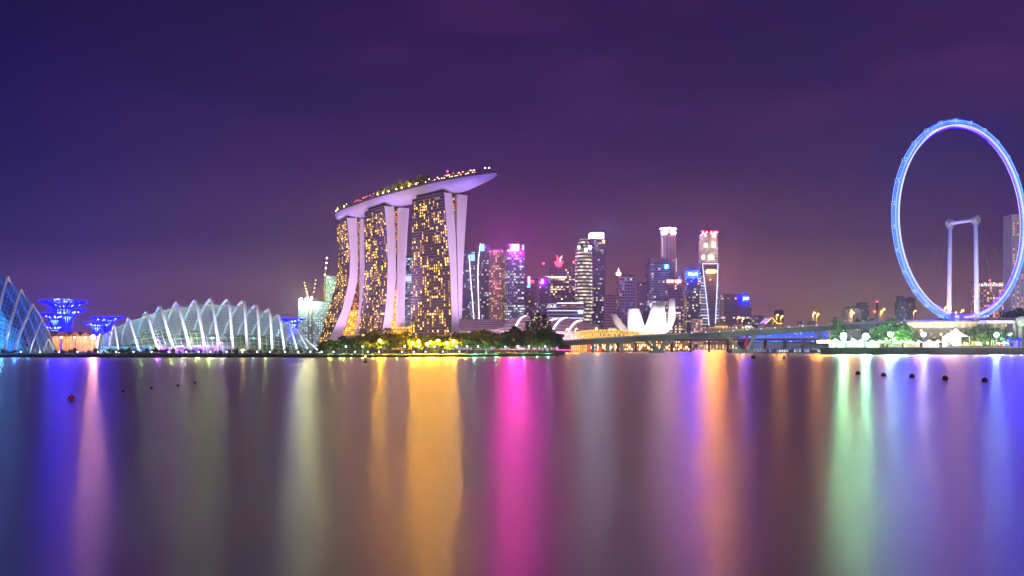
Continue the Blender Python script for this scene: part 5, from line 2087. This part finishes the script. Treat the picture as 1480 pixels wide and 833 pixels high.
gd.build('web_stiffener', mat('stiffener', (.20, .26, .22), .8), vd)
LAMPM = emit('viaduct_blue_lamp', (.25, .35, 1), 6)
for i in range(20, 40, 2):
    p, s = sec[i]
    q = MB()
    q.box(p + Vector((0, -.2, .5)), (.7, .3, .5))
    q.build('marker_lamp', LAMPM, vd)


def at_px(px):
    return min(sec, key=lambda c: abs(CX + F * c[0].x / c[0].y - px))


def pier(pxt, pxb, pyb, red=False, n=1, w_=2.0):
    p, s = at_px(pxt)
    for k in range(n):
        top = p + s * (2.6 + k * 4.2) + Vector((0, 0, -4.0))
        D = p.y + 2.6 + k * 3.0
        bot = P(pxb, pyb, D)
        q = MB()
        v = Vector((w_ / 2, 0, 0))
        v2 = v * .85
        q.extrude([bot - v2, bot + v2, top + v, top - v], (0, 2.2, 0))
        q.build('pier', mat('pier_red_lit', (.55, .05, .06), .7) if red else DECKM, vd)  # red light on the one pier put into its colour
    return p


for a, c in ((931, 947), (937, 950), (967, 956), (962, 953)):
    pier(a, c, 507, n=2, w_=2.0)
for a, c, rd in ((1054.5, 1072, False), (1089, 1080, False)):
    pier(a, c, 506, rd, 1, 3.4)
pier(1081, 1076.5, 503.5, True, 1, 1.4)
pier(1182.5, 1190, 492, False, 1, 2.6)
for x0, x1 in ((941, 961), (1058, 1090)):
    p, s = at_px((x0 + x1) / 2)
    D = p.y + 1
    q = MB()
    q.prism([(gx(x0, D), D), (gx(x1, D), D), (gx(x1, D), D + 14), (gx(x0, D), D + 14)], -1.5, 3.4 if x0 > 1000 else 2.2)
    q.build('pile_cap', DECKM, vd)
for x in (813, 826, 862, 880, 902):
    p, s = at_px(x)
    q = MB()
    q.box((p.x, p.y + 8, (p.z - 4) / 2), (2.4, 5, p.z - 3.9))
    q.build('column', DECKM, vd)
p, s = at_px(1078)
spot((p.x - 4, p.y - 14, 2), (p.x, p.y + 3, 8), 9000, (1, .04, .08), 34, .8)
for x in (870, 950, 1030, 1075, 1130, 1200, 1260, 1320):
    p, s = at_px(x)
    spot((p.x, p.y - 55, 4), (p.x, p.y, p.z - 2), 2.4e4, (.80, 1.0, .86), 75, .9)
# street lamps along the viaduct
sl = thing('street_lamp', 'tall sodium street lamp with one orange head on the viaduct', 'street lamp', (0, 0, 0), 'street lamps along the viaduct')
b = MB()
b.tube([(0, 0, 0), (0, 0, 10.6)], .16, 6)
b.tube([(0, 0, 10.6), (.9, -.4, 11.1)], .1, 5)
b.build('post', mat('lamp_post_orange', (.55, .40, .2), .6), sl)
b = MB()
b.ball((1.0, -.5, 11.1), .62, 10, 6, .7)
b.build('lamp_head', emit('sodium_head', (1, .40, .05), 55, True), sl)
first = True
for x, py in ((862, 475), (833, 475.5), (820, 476), (1067, 459.5), (1074, 460.5), (1123.5, 455.5), (1130, 457.5), (1176.5, 452.5), (1182, 454.5), (1230.5, 450), (1233, 453), (1274, 450.5), (1277, 447.5), (1322, 450), (1367, 445), (1381, 452), (1391, 449)):
    p, s = at_px(x)
    o = p + s * (2 if x % 2 else 15)
    z = gz(py, o.y)
    loc = (gx(x, o.y) - .9, o.y, p.z)
    hh = max(.4, (z - p.z) / 11.1)
    point((loc[0] + 1, o.y - 1.2, z - 1.0), 9e3, (1, .45, .10), .5)
    if first:
        sl.location = loc
        sl.scale = (1, 1, hh)
        first = False
    else:
        copy_tree(sl, loc, 0, (1, 1, hh))

# ================================================================ OBSERVATION WHEEL
phi = R(27.4)
g_ = Vector((math.cos(phi), math.sin(phi), 0))
ax = Vector((-math.sin(phi), math.cos(phi), 0))
DW = 663
C0 = P(1391.5, 320.5, DW)
wh = thing('observation_wheel', 'giant observation wheel outlined in white and violet-blue light at the right', 'observation wheel', (C0.x, C0.y, RZ))
UP = Vector((0, 0, 1))


def ring(rad, off, n=96):
    return [C0 + ax * off + g_ * (math.cos(2 * math.pi * k / n) * rad) + UP * (math.sin(2 * math.pi * k / n) * rad) for k in range(n)]


E_RW = emit('rim_white_light', (.62, .66, 1), 1.5, True)
E_RB = emit('rim_blue_light', (.002, .006, 1), 65, True)
E_RC = emit('rim_sky_light', (.10, .26, 1), 3, True)
for nm, rad, off, r_, m in (('rim_light', 71.4, -1.5, .58, E_RW), ('rim_light', 71.6, 1.5, .42, E_RW), ('rim_light', 73.2, -1.5, .36, E_RB), ('rim_light', 73.3, 1.5, .36, E_RB),
                            ('rim_light', 70.2, 0, .40, emit('rim_violet_light', (.0050, .0006, 1), 95, True)), ('outer_rim_light', 74.6, -1.7, .30, E_RC), ('outer_rim_light', 74.8, 1.7, .30, E_RC), ('outer_rim_light', 75.4, -.6, .22, E_RB)):
    b = MB()
    b.tube(ring(rad, off), r_, 6, True)
    b.build(nm, m, wh)
tr_ = MB()
ra, rb2, rc = ring(71.4, -1.5, 112), ring(71.6, 1.5, 112), ring(73.8, 0, 112)
tr_.tube(rc, .3, 4, True)
for k in range(112):
    k2 = (k + 1) % 112
    tr_.tube([ra[k], rb2[k2]], .13, 3)
    tr_.tube([ra[k], rc[k2]], .13, 3)
    tr_.tube([rb2[k], rc[k2]], .13, 3)
tr_.build('rim_truss', mat('rim_truss', (.55, .55, .75), .4, .3), wh)
sp = MB()
for k in range(28):
    an = 2 * math.pi * k / 28
    sp.tube([C0 + ax * (8 if k % 2 else -8), C0 + g_ * (math.cos(an) * 70) + UP * (math.sin(an) * 70)], .035, 3)
sp.build('spoke_cable', mat('cable', (.16, .15, .2), .5, .5), wh)
CAPG = facade('capsule_glass', (.25, .3, .6), (.1, .15, .4), (.25, .45, 1), (.6, .75, 1), .9, 1.4, 2.6, 1.8, .85, .7, seed=60)
for k in range(28):
    an = 2 * math.pi * (k + .5) / 28
    rd = g_ * math.cos(an) + UP * math.sin(an)
    tg = -g_ * math.sin(an) + UP * math.cos(an)
    c = C0 + rd * 75.2
    b = MB()
    rows = []
    for i in range(9):
        q = i / 8
        rr = 1.1 * (math.sin(math.pi * min(max(q, .04), .96)) ** .45)
        rows.append([c + ax * ((q - .5) * 4.2) + (rd * math.cos(j * math.pi / 5) + tg * math.sin(j * math.pi / 5)) * rr for j in range(10)])
    b.grid(rows, closeu=True)
    cp = b.build('capsule', CAPG, wh, True)
    b = MB()
    for q in (-1.1, 1.1):
        b.tube([c + ax * q + rd * (1.3 * math.cos(j * math.pi / 6)) + tg * (1.3 * math.sin(j * math.pi / 6)) for j in range(12)], .16, 4, True)
    b.build('mounting_hoop', emit('hoop_pale_blue', (.45, .6, 1), 1.3), cp)
LEG = mat('wheel_leg', (.60, .60, .66), .45, var=.06)
for sgn in (-1, 1):
    e = C0 + ax * (sgn * 10.4)
    b = MB()
    lean = ax * (sgn * 1.5)
    b.tube([Vector((e.x, e.y, RZ)) + lean, Vector((e.x, e.y, e.z - 2.5))], [1.75, 1.45], 14)
    b.build('support_leg', LEG, wh, True)
    b = MB()
    b.tube([e - ax * 2.2 * sgn, e + ax * 2.4 * sgn], [2.6, 2.6], 14)
    b.box(e - UP * 2.5, (3.4, 3.4, 2.2), phi)
    b.tube([e + ax * .8 * sgn, e + ax * 1.6 * sgn], [3.3, 3.3], 14)
    b.build('bearing', mat('bearing_metal', (.42, .40, .44), .4, .3), wh)
    for s_ in (-1, 1):
        b = MB()
        b.tube([e - UP * 1, Vector((e.x, e.y, RZ)) + ax * (sgn * 44) + g_ * (s_ * 26)], .09, 4)
        b.build('stay_cable', mat('cable', (.16, .15, .2), .5, .5), wh)
b = MB()
b.tube([C0 - ax * 12, C0 - ax * 8, C0 - ax * 4, C0 + ax * 4, C0 + ax * 8, C0 + ax * 12], [1.3, 1.5, 1.25, 1.25, 1.5, 1.3], 14)
b.build('axle', LEG, wh, True)
for dx, dy in ((-60, -150), (60, -160)):
    q = C0 + Vector((dx * .7 - 40, dy, 0))
    spot((q.x, q.y, 9), (C0.x, C0.y, 52), 6.5e5, (.92, .90, .95), 46, .8)
for sgn in (-1, 1):
    e = C0 + ax * (sgn * 10.4)
    point((e.x - 5, e.y - 6, 14), 3.5e3, (.30, .16, 1), .5)

# terminal under the wheel
tm_ = thing('wheel_terminal', 'flat-roofed warm-lit terminal building under the observation wheel', 'terminal building', (gx(1385, 640), 640, RZ))
D = 640
for x0, x1, y0, y1, m, nm in ((1311, 1412, 474, 465.5, facade('terminal_wall', (.56, .42, .30), (.45, .33, .2), (1, .80, .55), (1, .7, .4), .85, 2.6, 3.8, 1.5, .88, .8, seed=70), 'upper_storey'),
                              (1300, 1420, 484, 474.3, facade('terminal_lower', (.16, .15, .12), (.10, .10, .07), (1, .75, .35), (1, .6, .2), .34, 2.4, 2.6, 2.2, .7, .6, seed=71), 'lower_storey')):
    b = MB()
    b.prism([(gx(x0, D), D), (gx(x1, D), D), (gx(x1, D), D + 36), (gx(x0, D), D + 36)], gz(y0, D) if nm == 'upper_storey' else RZ, gz(y1, D))
    b.build(nm, m, tm_)
b = MB()
b.prism([(gx(1306, D), D - 3), (gx(1424, D), D - 3), (gx(1424, D), D + 40), (gx(1306, D), D + 40)], gz(465.5, D) + .01, gz(464, D))
b.build('roof', mat('terminal_roof', (.2, .2, .24), .7), tm_)
for x in (1377, 1390):
    b = MB()
    b.box(P(x, 458.5, 652), (2.4, 2.4, 6.6))
    b.build('lift_tower', emit('violet_lift', (.25, .16, .85), .75), tm_)
b = MB()
b.prism([(gx(1365, 655), 655), (gx(1376, 655), 655), (gx(1376, 655), 665), (gx(1365, 655), 665)], gz(464, D) + .01, gz(455, 655))
b.build('boarding_room', mat('boarding_glass', (.04, .06, .06), .2), tm_)
for x in (1330, 1362, 1395):
    point((gx(x, 634), 632, gz(470, 634)), 2200, (1, .78, .5), .4)
# canopy building at the right edge
rc_ = thing('canopy_station', 'pale canopy on green columns at the right edge of the east bank', 'canopy', (gx(1450, 628), 628, RZ))
b = MB()
b.prism([(gx(1422, 630), 626), (gx(1500, 630), 626), (gx(1500, 630), 655), (gx(1422, 630), 655)], gz(468, 630), gz(463.5, 630))
b.build('canopy_roof', mat('canopy_pale', (.55, .5, .52), .7), rc_)
for x, w_ in ((1466, 2.2), (1474, 3.4), (1437, 1.2), (1449, 1.2)):
    b = MB()
    p = P(x, 490, 627)
    b.tube([(p.x, p.y, RZ), (p.x, p.y, gz(468.2, 627))], w_ / 2, 10)
    b.build('column', mat('green_column', (.35, .42, .22), .7), rc_)
b = MB()
p = P(1478, 464, 622)
b.lathe([(3.2, 0), (4.5, 2.5), (4.2, 5.5), (2.4, 7)], (p.x, p.y, p.z - 4), 16)
b.build('round_drum', mat('green_drum', (.36, .45, .28), .7), rc_)
point((gx(1460, 620), 620, 14), 9000, (.9, 1, .75), .5)
b = MB()
b.prism([(gx(1424, 634), 640), (gx(1463, 634), 640), (gx(1463, 634), 644), (gx(1424, 634), 644)], RZ, gz(469, 640))
b.build('back_wall', facade('station_wall', (.45, .33, .25), (.35, .25, .15), (1, .66, .35), (1, .8, .5), .5, 2.4, 3.2, 1.1, .7, .6, seed=72), rc_)

# floodlight masts along the east promenade
E_FL = emit('flood_green_white', (.36, 1, .66), 1400, True)
E_FL2 = emit('flood_white', (.80, .76, 1), 900, True)
E_FL3 = emit('flood_cyan', (.42, .80, 1), 800, True)
for x, py, D, m, rad, lab in ((1219, 486, 612, E_FL, 1.9, 'big blinding floodlight farthest left on the east promenade'), (1251, 486.5, 612, E_FL, 1.9, 'big blinding floodlight below the viaduct, second from the left'),
                              (1286.5, 483.5, 612, E_FL3, 1.35, 'floodlight in front of the round green trees'), (1334.5, 483.5, 612, E_FL2, 1.35, 'floodlight under the left side of the wheel'), (1440, 484.2, 612, E_FL3, 1.35, 'floodlight on the right, in front of the dark bushes under the wheel')):
    p = P(x, py, D)
    r = thing('floodlight_mast', lab, 'floodlight', (p.x, p.y, RZ))
    b = MB()
    b.tube([(p.x, p.y, RZ), (p.x, p.y, p.z)], .18, 6)
    b.build('mast', GREYM, r)
    b = MB()
    b.tube([(p.x, p.y, p.z), (p.x, p.y + .6, p.z)], [rad * 1.05, rad * .7], 16)
    b.prism([(p.x - rad, p.y - 1.6), (p.x + rad, p.y - 1.6), (p.x + rad, p.y + .3), (p.x - rad, p.y + .3)], p.z - rad * 1.12, p.z - rad * 1.02)  # added tray under the lenses keeps their light off the tents
    b.build('lamp_bank', GREYM, r)
    for i in range(7):
        b = MB()
        a_ = i * math.pi / 3
        q_ = 0 if i == 6 else rad * .66
        b.ball((p.x + math.cos(a_) * q_, p.y - .45, p.z + math.sin(a_) * q_), rad * .34, 10, 6)
        b.build('lamp_lens', m, r)
b = MB()

# white event tents
TENT = mat('tent_canvas', (.82, .82, .80), .7, var=.04)


def tent(name, x0, x1, py0, py1, D, lab, peaks=1, m=None, dep=9, group=None):
    X0, X1 = gx(x0, D), gx(x1, D)
    ze, zp = gz(py0, D), gz(py1, D)
    r = thing(name, lab, 'tent', ((X0 + X1) / 2, D, RZ), group)
    b = MB()
    w_ = (X1 - X0) / peaks
    for k in range(peaks):
        xa, xb = X0 + w_ * k, X0 + w_ * (k + 1)
        c = [(xa, D, ze), (xb, D, ze), (xb, D + dep, ze), (xa, D + dep, ze)]
        n = 5
        ap = Vector(((xa + xb) / 2, D + dep / 2, zp))
        for q in range(4):
            A, B = Vector(c[q]), Vector(c[(q + 1) % 4])
            rows = []
            for i in range(n + 1):
                t = i / n
                s = t ** .8
                rows.append([A.lerp(ap, s) - Vector((0, 0, (zp - ze) * .10 * math.sin(math.pi * t))), B.lerp(ap, s) - Vector((0, 0, (zp - ze) * .10 * math.sin(math.pi * t)))])
            b.grid(rows)
    b.build('canvas_roof', m or TENT, r)
    b = MB()
    b.box(((X0 + X1) / 2, D + dep - .5, (RZ + ze) / 2), (X1 - X0 - .6, .15, ze - RZ - .05))
    b.build('side_wall', m or TENT, r)
    for k in range(peaks + 1):
        b = MB()
        b.tube([(X0 + w_ * k + (.15 if k == 0 else -.15 if k == peaks else 0), D + .2, RZ), (X0 + w_ * k, D + .2, ze)], .09, 5)
        b.build('pole', WHITE, r)
    return r


for i, (x0, x1, y0, y1, pk, lab) in enumerate(((1204, 1228, 495, 489, 2, 'white event tent beneath the leftmost blinding floodlight'), (1230, 1256, 494.5, 488.5, 2, 'white event tent between the two blinding floodlights'), (1258, 1280, 496, 491, 2, 'white event tent just left of the floodlight by the round trees'),
                                               (1291, 1312, 496, 491, 2, 'white event tent just right of the floodlight by the round trees'), (1314, 1338, 496, 491, 2, 'white event tent beneath the floodlight under the wheel'), (1341, 1366, 495.5, 490.5, 2, 'white event tent nearest the tall pyramid tent'))):
    tent('event_tent', x0, x1, y0, y1, 614 + (i % 2), lab, pk)
    pc = gx((x0 + x1) / 2, 610)
    point((pc, 609.5, RZ + 2.6), 700, (.95, 1, .97), .5)
    point((pc, 606.5, RZ + 8.5), 600, (.95, 1, .97), .5)
tent('pyramid_tent', 1373, 1401.5, 487, 473.5, 612, 'tall white pyramid tent glowing under the wheel', 1, TENT, 12)
p = P(1387, 490, 600)
spot((p.x - 10, 603, RZ + 1), P(1387, 482, 618), 1.2e4, (1, 1, .96), 70, .8)
point((p.x, 606, RZ + 9), 3000, (1, 1, .96), .5)
BLUET = mat('tent_blue', (.05, .05, .65), .7)
tent('blue_tent', 1457, 1467, 493, 488, 612, 'small blue tent to the left in the right-hand group', 1, BLUET, 7)
tent('blue_tent', 1470, 1483, 493, 487, 611, 'blue tent cut by the right edge of the photo', 1, BLUET, 7)
tent('event_tent', 1450, 1459, 497, 493, 609, 'small white tent with a red front board by the blue tents', 1, TENT, 6)
b = MB()
b.box(P(1447.5, 499, 607), (2.2, .3, 2.0))
b.solo('sign_board', emit('board_red', (1, .05, .12), 1.6), 'small red lit board standing beside the white tent at the right', 'sign board')
point((gx(1462, 606), 606, RZ + 4), 5200, (.55, .55, 1), .4)
point((gx(1476, 605), 605, RZ + 4), 6200, (.35, .3, 1), .4)
# white gate frame, kiosks, low walls on the promenade
gt = thing('gate_frame', 'white portal frame standing on the lawn right of the pyramid tent', 'gate', (gx(1436, 608), 608, RZ))
b = MB()
for x in (1433, 1436, 1440):
    b.tube([P(x, 501, 608), P(x, 492.5, 608)], .14, 5)
b.tube([P(1433, 492.5, 608), P(1440, 492.5, 608)], .14, 5)
b.build('frame', WHITE, gt)
b = MB()
b.lathe([(1.9, 0), (2.0, 1.4), (1.4, 2.6), (.7, 3.5), (.1, 4.4)], (gx(1367.5, 606), 606, RZ), 14)
b.solo('dome_kiosk', mat('kiosk_grey', (.28, .28, .36), .6), 'dark grey bell-shaped kiosk at the foot of the pyramid tent', 'kiosk')
for i, (x0, x1, y0, c, lab) in enumerate(((1396, 1400, 497, (.7, .6, .45), 'pale kiosk box on the lawn nearest the pyramid tent'), (1404, 1409, 500, (.6, .62, .6), 'low white kiosk box on the lawn'), (1413, 1419, 496.5, (.75, .75, .78), 'white peaked kiosk box left of the portal frame'))):
    b = MB()
    X0, X1 = gx(x0, 609), gx(x1, 609)
    z = gz(y0, 609)
    b.prism([(X0, 609), (X1, 609), (X1, 612), (X0, 612)], RZ, z)
    b.extrude([(X0 - .2, 608.8, z + .01), (X1 + .2, 608.8, z + .01), ((X0 + X1) / 2, 608.8, z + .9)], (0, 3.4, 0))
    b.solo('kiosk', mat('kiosk_%d' % i, c, .7), lab, 'kiosk')
ol = thing('promenade_lamp', 'round orange lamp on a post along the east promenade', 'lamp', (0, 0, 0), 'orange lamps of the east promenade')
b = MB()
b.tube([(0, 0, 0), (0, 0, 2.6)], .07, 6)
b.build('post', DARKM, ol)
b = MB()
b.ball((0, 0, 2.95), .5, 10, 6)
b.build('lamp_globe', emit('promenade_glow', (1, .48, .12), 40, True), ol)
for i, (x, D) in enumerate(((1205, 606), (1213, 605), (1233, 605), (1266, 605), (1379, 606), (1394, 605), (1411, 606), (1427.5, 606), (1443, 606), (1301, 605), (1320, 605), (1350, 605))):
    loc = (gx(x, D), D, RZ)
    if i == 0:
        ol.location = loc
    else:
        copy_tree(ol, loc)
    if i > 3:
        point((loc[0], D - .8, RZ + 3.0), 800, (1, .5, .15), .4)
b = MB()
b.box(P(1191, 494, 606), (9, .8, 1.5))
b.solo('lit_awning', emit('awning_gold', (1, .52, .10), 60, True), 'bright golden strip awning at the left tip of the east bank', 'awning')
b = MB()
b.lathe([(.5, 0), (.5, 2.4), (.3, 2.8)], (gx(1204, 603), 603, RZ), 10)
b.solo('lit_post', emit('post_red', (1, .03, .02), 3.0), 'short red glowing post at the left tip of the east bank', 'light post')

# east bank trees
ct = conifer('casuarina_tree', 15, 9.5, LEAF2, 91, 'tall dark green casuarina at the left tip of the east bank', 'tree', 1100)
ct.location = (gx(1209, 622), 622, RZ)
ct2 = conifer('casuarina_tree', 13, 8.5, LEAF2, 92, 'shorter casuarina leaning right beside the tall one on the east bank', 'tree', 900)
ct2.location = (gx(1219, 626), 626, RZ)
ct2.scale = (1.2, 1.2, 1.15)
ct.scale = (1.35, 1.35, 1.42)
rt = [broad_tree('round_tree', 11, 13, [LEAF, LEAF2][k], 95 + k, 'x', 'tree', 1500, 'round green trees behind the floodlight', .06, .5) for k in range(2)]
for i, (x, sc, D, lab) in enumerate(((1271, 1.35, 626, 'smaller round green tree left of the floodlight'), (1288, 1.85, 630, 'largest round green tree right behind the floodlight'), (1304, 1.6, 628, 'round green tree on the right of the trio'))):
    place(rt[i % 2], (gx(x, D), D, RZ), i * 2.0, sc, ('rt', i % 2), label=lab)
rt[1]['label'] = 'largest round green tree right behind the floodlight'
for x, z, c, pw in ((1262, 6, (.4, 1, .3), 5200), (1280, 7, (.4, 1, .3), 7000), (1296, 7, (.4, 1, .3), 7000), (1310, 6, (.4, 1, .3), 4200), (1207, 7, (.4, 1, .6), 5200), (1219, 6, (.5, 1, .5), 4200)):
    point((gx(x, 617), 617, RZ + z - 2), pw * 3.2, c, .5)
rnd = random.Random(15)
bp_ = [broad_tree('leafy_tree', 6, 7, [LEAF2, LEAF][k], 110 + k, 'bushy tree growing before the warm-lit terminal under the wheel', 'tree', 620, 'trees before the wheel terminal', .1, .42) for k in range(2)]
i = 0
for x, sc in ((1318, .8), (1330, .9), (1344, .8), (1352, .9), (1362, .95), (1372, .8), (1400, 1.05), (1408, 1.3), (1415, 1.55), (1424, 1.6), (1431, 1.3), (1444, 1.35), (1451, 1.2), (1458, 1.0), (1418, .9), (1436, 1.0)):
    D = rnd.uniform(622, 630)
    place(bp_[i % 2], (gx(x, D), D, RZ), rnd.random() * 6, sc * (1.65 if x > 1395 else 1.15), ('bt', i % 2))
    i += 1
for x, c, pw in ((1345, (1, .7, .25), 1800), (1408, (1, .8, .3), 4200), (1420, (1, .75, .3), 3600), (1432, (.5, 1, .6), 3200), (1447, (.4, 1, .7), 5200), (1366, (1, .8, .3), 2200), (1390, (1, .9, .3), 2200)):
    point((gx(x, 618), 617.5, RZ + 2.0), pw * 1.6, c, .4)
# hedge row, lit yellow-green, and the trees beyond the viaduct at the right
i = 0
hp = broad_tree('hedge_shrub', 2.0, 3.4, LEAF3, 120, 'clipped yellow-green shrub in the lit row along the east quay', 'shrub', 260, 'lit shrubs along the east quay', .0, .26)
for x in range(1372, 1458, 5):
    place(hp, (gx(x, 604.5), 604.5, RZ - .2), x, .8, ('hp', 0))
for x in range(1380, 1456, 15):
    point((gx(x, 602.5), 602.3, RZ + 1.4), 420, (.95, 1, .2), .3)
bt = [(1462, 12), (1470, 14), (1479, 13), (1455, 9)]
for j, (x, h_) in enumerate(bt):
    copy_tree(bp_[j % 2], (gx(x, 760), 760, RZ + 4 + (gz(466, 760) - RZ - 6)), x, h_ / 6, 'dark tree beyond the canopy at the foot of the white slab tower', 'dark trees under the white slab tower')
for j, x in enumerate((1252, 1261, 1240)):
    copy_tree(bp_[j % 2], (gx(x, 800), 800, gz(470, 800)), x, 1.0, 'dull green tree showing above the viaduct left of the round trees', 'trees above the viaduct')

# people on the promenade (tiny)
def person(x, D, top_col, lab):
    b = MB()
    X0 = gx(x, D)
    for s in (-.1, .1):
        b.tube([(X0 + s, D, RZ + .004), (X0 + s, D, RZ + .45), (X0 + s * .9, D, RZ + .86)], [.07, .075, .10], 7)
    b.tube([(X0, D, RZ + .82), (X0, D, RZ + 1.1), (X0, D, RZ + 1.38), (X0, D, RZ + 1.46)], [.15, .14, .19, .08], 8)
    for s in (-1, 1):
        b.tube([(X0 + .19 * s, D, RZ + 1.40), (X0 + .24 * s, D, RZ + 1.1), (X0 + .23 * s, D - .06, RZ + .84)], [.055, .048, .035], 6)
    b.tube([(X0, D, RZ + 1.42), (X0, D, RZ + 1.52)], .055, 6)
    b.ball((X0, D, RZ + 1.64), .115, 8, 6, 1.15)
    b.solo('person', mat('cloth_%d' % int(x), top_col, .8), lab, 'person')


# ================================================================ BUOYS
bo = thing('buoy', 'dark red round buoy in the row of five on the water at the right', 'buoy', (0, 0, 0), 'row of five dark buoys')
b = MB()
b.lathe([(.05, -.35), (.38, -.2), (.47, .05), (.47, .40), (.40, .62), (.20, .74), (.1, .76), (.09, .86), (.02, .87)], (0, 0, 0), 14)
b.build('float', mat('buoy_dark_red', (.10, .015, .02), .5), bo, True)
b = MB()
b.lathe([(.455, .06), (.462, .12), (.455, .18)], (0, 0, 0), 14)
b.build('band', mat('buoy_band', (.03, .02, .03), .6), bo, True)


def water_at(px, py):
    D = CH * F / (py - HY)
    return (gx(px, D), D, 0)


for i, (x, y, lab) in enumerate(((1240, 542, 'dark red buoy farthest left of the five at the right'), (1277, 544.5, 'second dark red buoy from the left of the five'), (1318, 546.5, 'middle dark red buoy of the five'), (1366, 549.5, 'fourth dark red buoy from the left of the five'), (1423, 552.5, 'dark red buoy farthest right of the five'))):
    if i == 0:
        bo.location = water_at(x, y)
        bo['label'] = lab
        bo.scale = (1.0,) * 3
    else:
        copy_tree(bo, water_at(x, y), i, 1.0 if i < 4 else .95, lab)
rbm = mat('buoy_red', (.65, .03, .03), .5)
b = MB()
wx = water_at(103, 577)
b.lathe([(.05, -.3), (.34, -.15), (.42, .08), (.38, .30), (.22, .46), (.08, .5), (.07, .66), (.02, .67)], (0, 0, 0), 14)
rb1 = b.solo('buoy', rbm, 'bright red round buoy alone on the water at the left', 'buoy', None, True, (0, 0, 0))
rb1.location = wx
rb1.scale = (.85,) * 3
for x, y, lab in ((178, 567, 'tiny dark float, first of the four on the left water'), (219, 562, 'tiny dark float, second from the left of four'), (257, 558.5, 'tiny dark float, third from the left of four'), (281.5, 554.5, 'tiny dark float, last and farthest of the four')):
    o = copy_tree(bo, water_at(x, y), 0, .36, lab, 'four tiny floats on the left water')
for x, y, lab, m in ((528, 525, 'small yellow-lit marker buoy off the hotel shore', 'marker_yellow'), (1133, 519, 'small orange-lit marker buoy before the pontoon', 'marker_orange')):
    wx = water_at(x, y)
    r = thing('marker_buoy', lab, 'buoy', wx)
    b = MB()
    b.lathe([(.05, -.4), (.7, -.2), (.8, .2), (.3, .8), (.1, 2.0)], wx, 12)
    b.build('float', mat('marker_body', (.2, .08, .03), .6), r)
    b = MB()
    b.ball((wx[0], wx[1], 2.3), .38, 8, 5)
    b.build('lamp', emit(m, (1, .7, .08) if 'yellow' in m else (1, .4, .08), 5), r)
for x, y, lab in ((803, 515.5, 'dark float near the end of the grove'), (1089, 518.5, 'dark float before the red-lit pier')):
    copy_tree(bo, water_at(x, y), 0, 2.0, lab, 'far dark floats')

# ================================================================ ROOF DECK GARDEN
GD2 = 'trees on the roof deck'
rnd = random.Random(19)
for f0, f1, n, hs in ((deck_f(488), deck_f(526), 12, 10), (deck_f(564), deck_f(628), 14, 14)):
    for k in range(n):
        f = f0 + (f1 - f0) * (k + rnd.uniform(-.3, .3)) / n
        p, _, _ = deck_at(f, _sv * rnd.uniform(.3, .85))
        h_ = hs * rnd.uniform(.5, 1.15)
        copy_tree(protos[rnd.randrange(4)], p - Vector((0, 0, .1)), rnd.random() * 6, h_ / 11.5, 'small lit tree in the garden on the boat-shaped roof deck', GD2)
        if k % 2 == 0:
            p2_, _, _ = deck_at(f, _sv * 1.05)
            q = MB()
            q.ball(p2_ + Vector((0, 0, 3.4)), .75, 8, 5)
            q.build('deck_lamp', emit('deck_lamp_gold', (1, .60, .18), 30), deck)
            point((p2_.x, p2_.y, p2_.z + 4.2), 16000, (1, .64, .14), .4)
# trees at the foot of the mall roofs, right of the grove
for x, D, s_ in ((812, 600, .55), (820, 640, .5)):
    copy_tree(protos[1], (gx(x, D), D, 1.2), x, s_, 'small tree at the water by the left end of the viaduct', 'trees by the viaduct end')

# pink spots added to brighten the mall roofs
for x, tx, pw in ((700, 700, 2.6), (760, 765, 1.6), (830, 825, 1.3)):
    spot((gx(x, 800), 800, 16), P(tx, 468, 930), pw * 3.2e5, (1, .68, .88), 70, .8)
# grove lamps for the gold water streak; all but the rightmost are added
sg = thing('streak_lamp', 'orange grove lamp in the row added to streak the water gold', 'lamp', (0, 0, 0), 'gold streak lamps in the grove')
b = MB()
b.tube([(0, 0, 0), (0, 0, 6.6)], .1, 6)
b.build('post', DARKM, sg)
b = MB()
b.ball((0, 0, 7.0), .55, 10, 6)
b.build('lamp_globe', emit('streak_sodium', (1, .47, .008), 2200, True), sg)
for i, x in enumerate((549, 596, 605, 617, 622, 633, 646, 656)):
    D = shore_y(x) + 5.5 + (i * 5 % 7) * 1.3
    loc = (gx(x, D), D, 1.75 - (i * 3 % 5) * .45)
    if i == 0:
        sg.location = loc
    else:
        copy_tree(sg, loc)

HAZE = .00015
# ================================================================ HUMID NIGHT AIR
hz = MB()
hz.prism([(-5200, -80), (5200, -80), (5200, 6200), (-5200, 6200)], -3.2, 232)
hm = bpy.data.materials.new('humid_air')
hm.use_nodes = True
ht = hm.node_tree
ht.nodes.clear()
pv_ = ht.nodes.new('ShaderNodeVolumePrincipled')
pv_.inputs['Color'].default_value = (.9, .88, .9, 1)
pv_.inputs['Density'].default_value = HAZE
pv_.inputs['Anisotropy'].default_value = .6
ho = ht.nodes.new('ShaderNodeOutputMaterial')
ht.links.new(pv_.outputs[0], ho.inputs['Volume'])
structure('haze', hz, hm, kind='stuff')
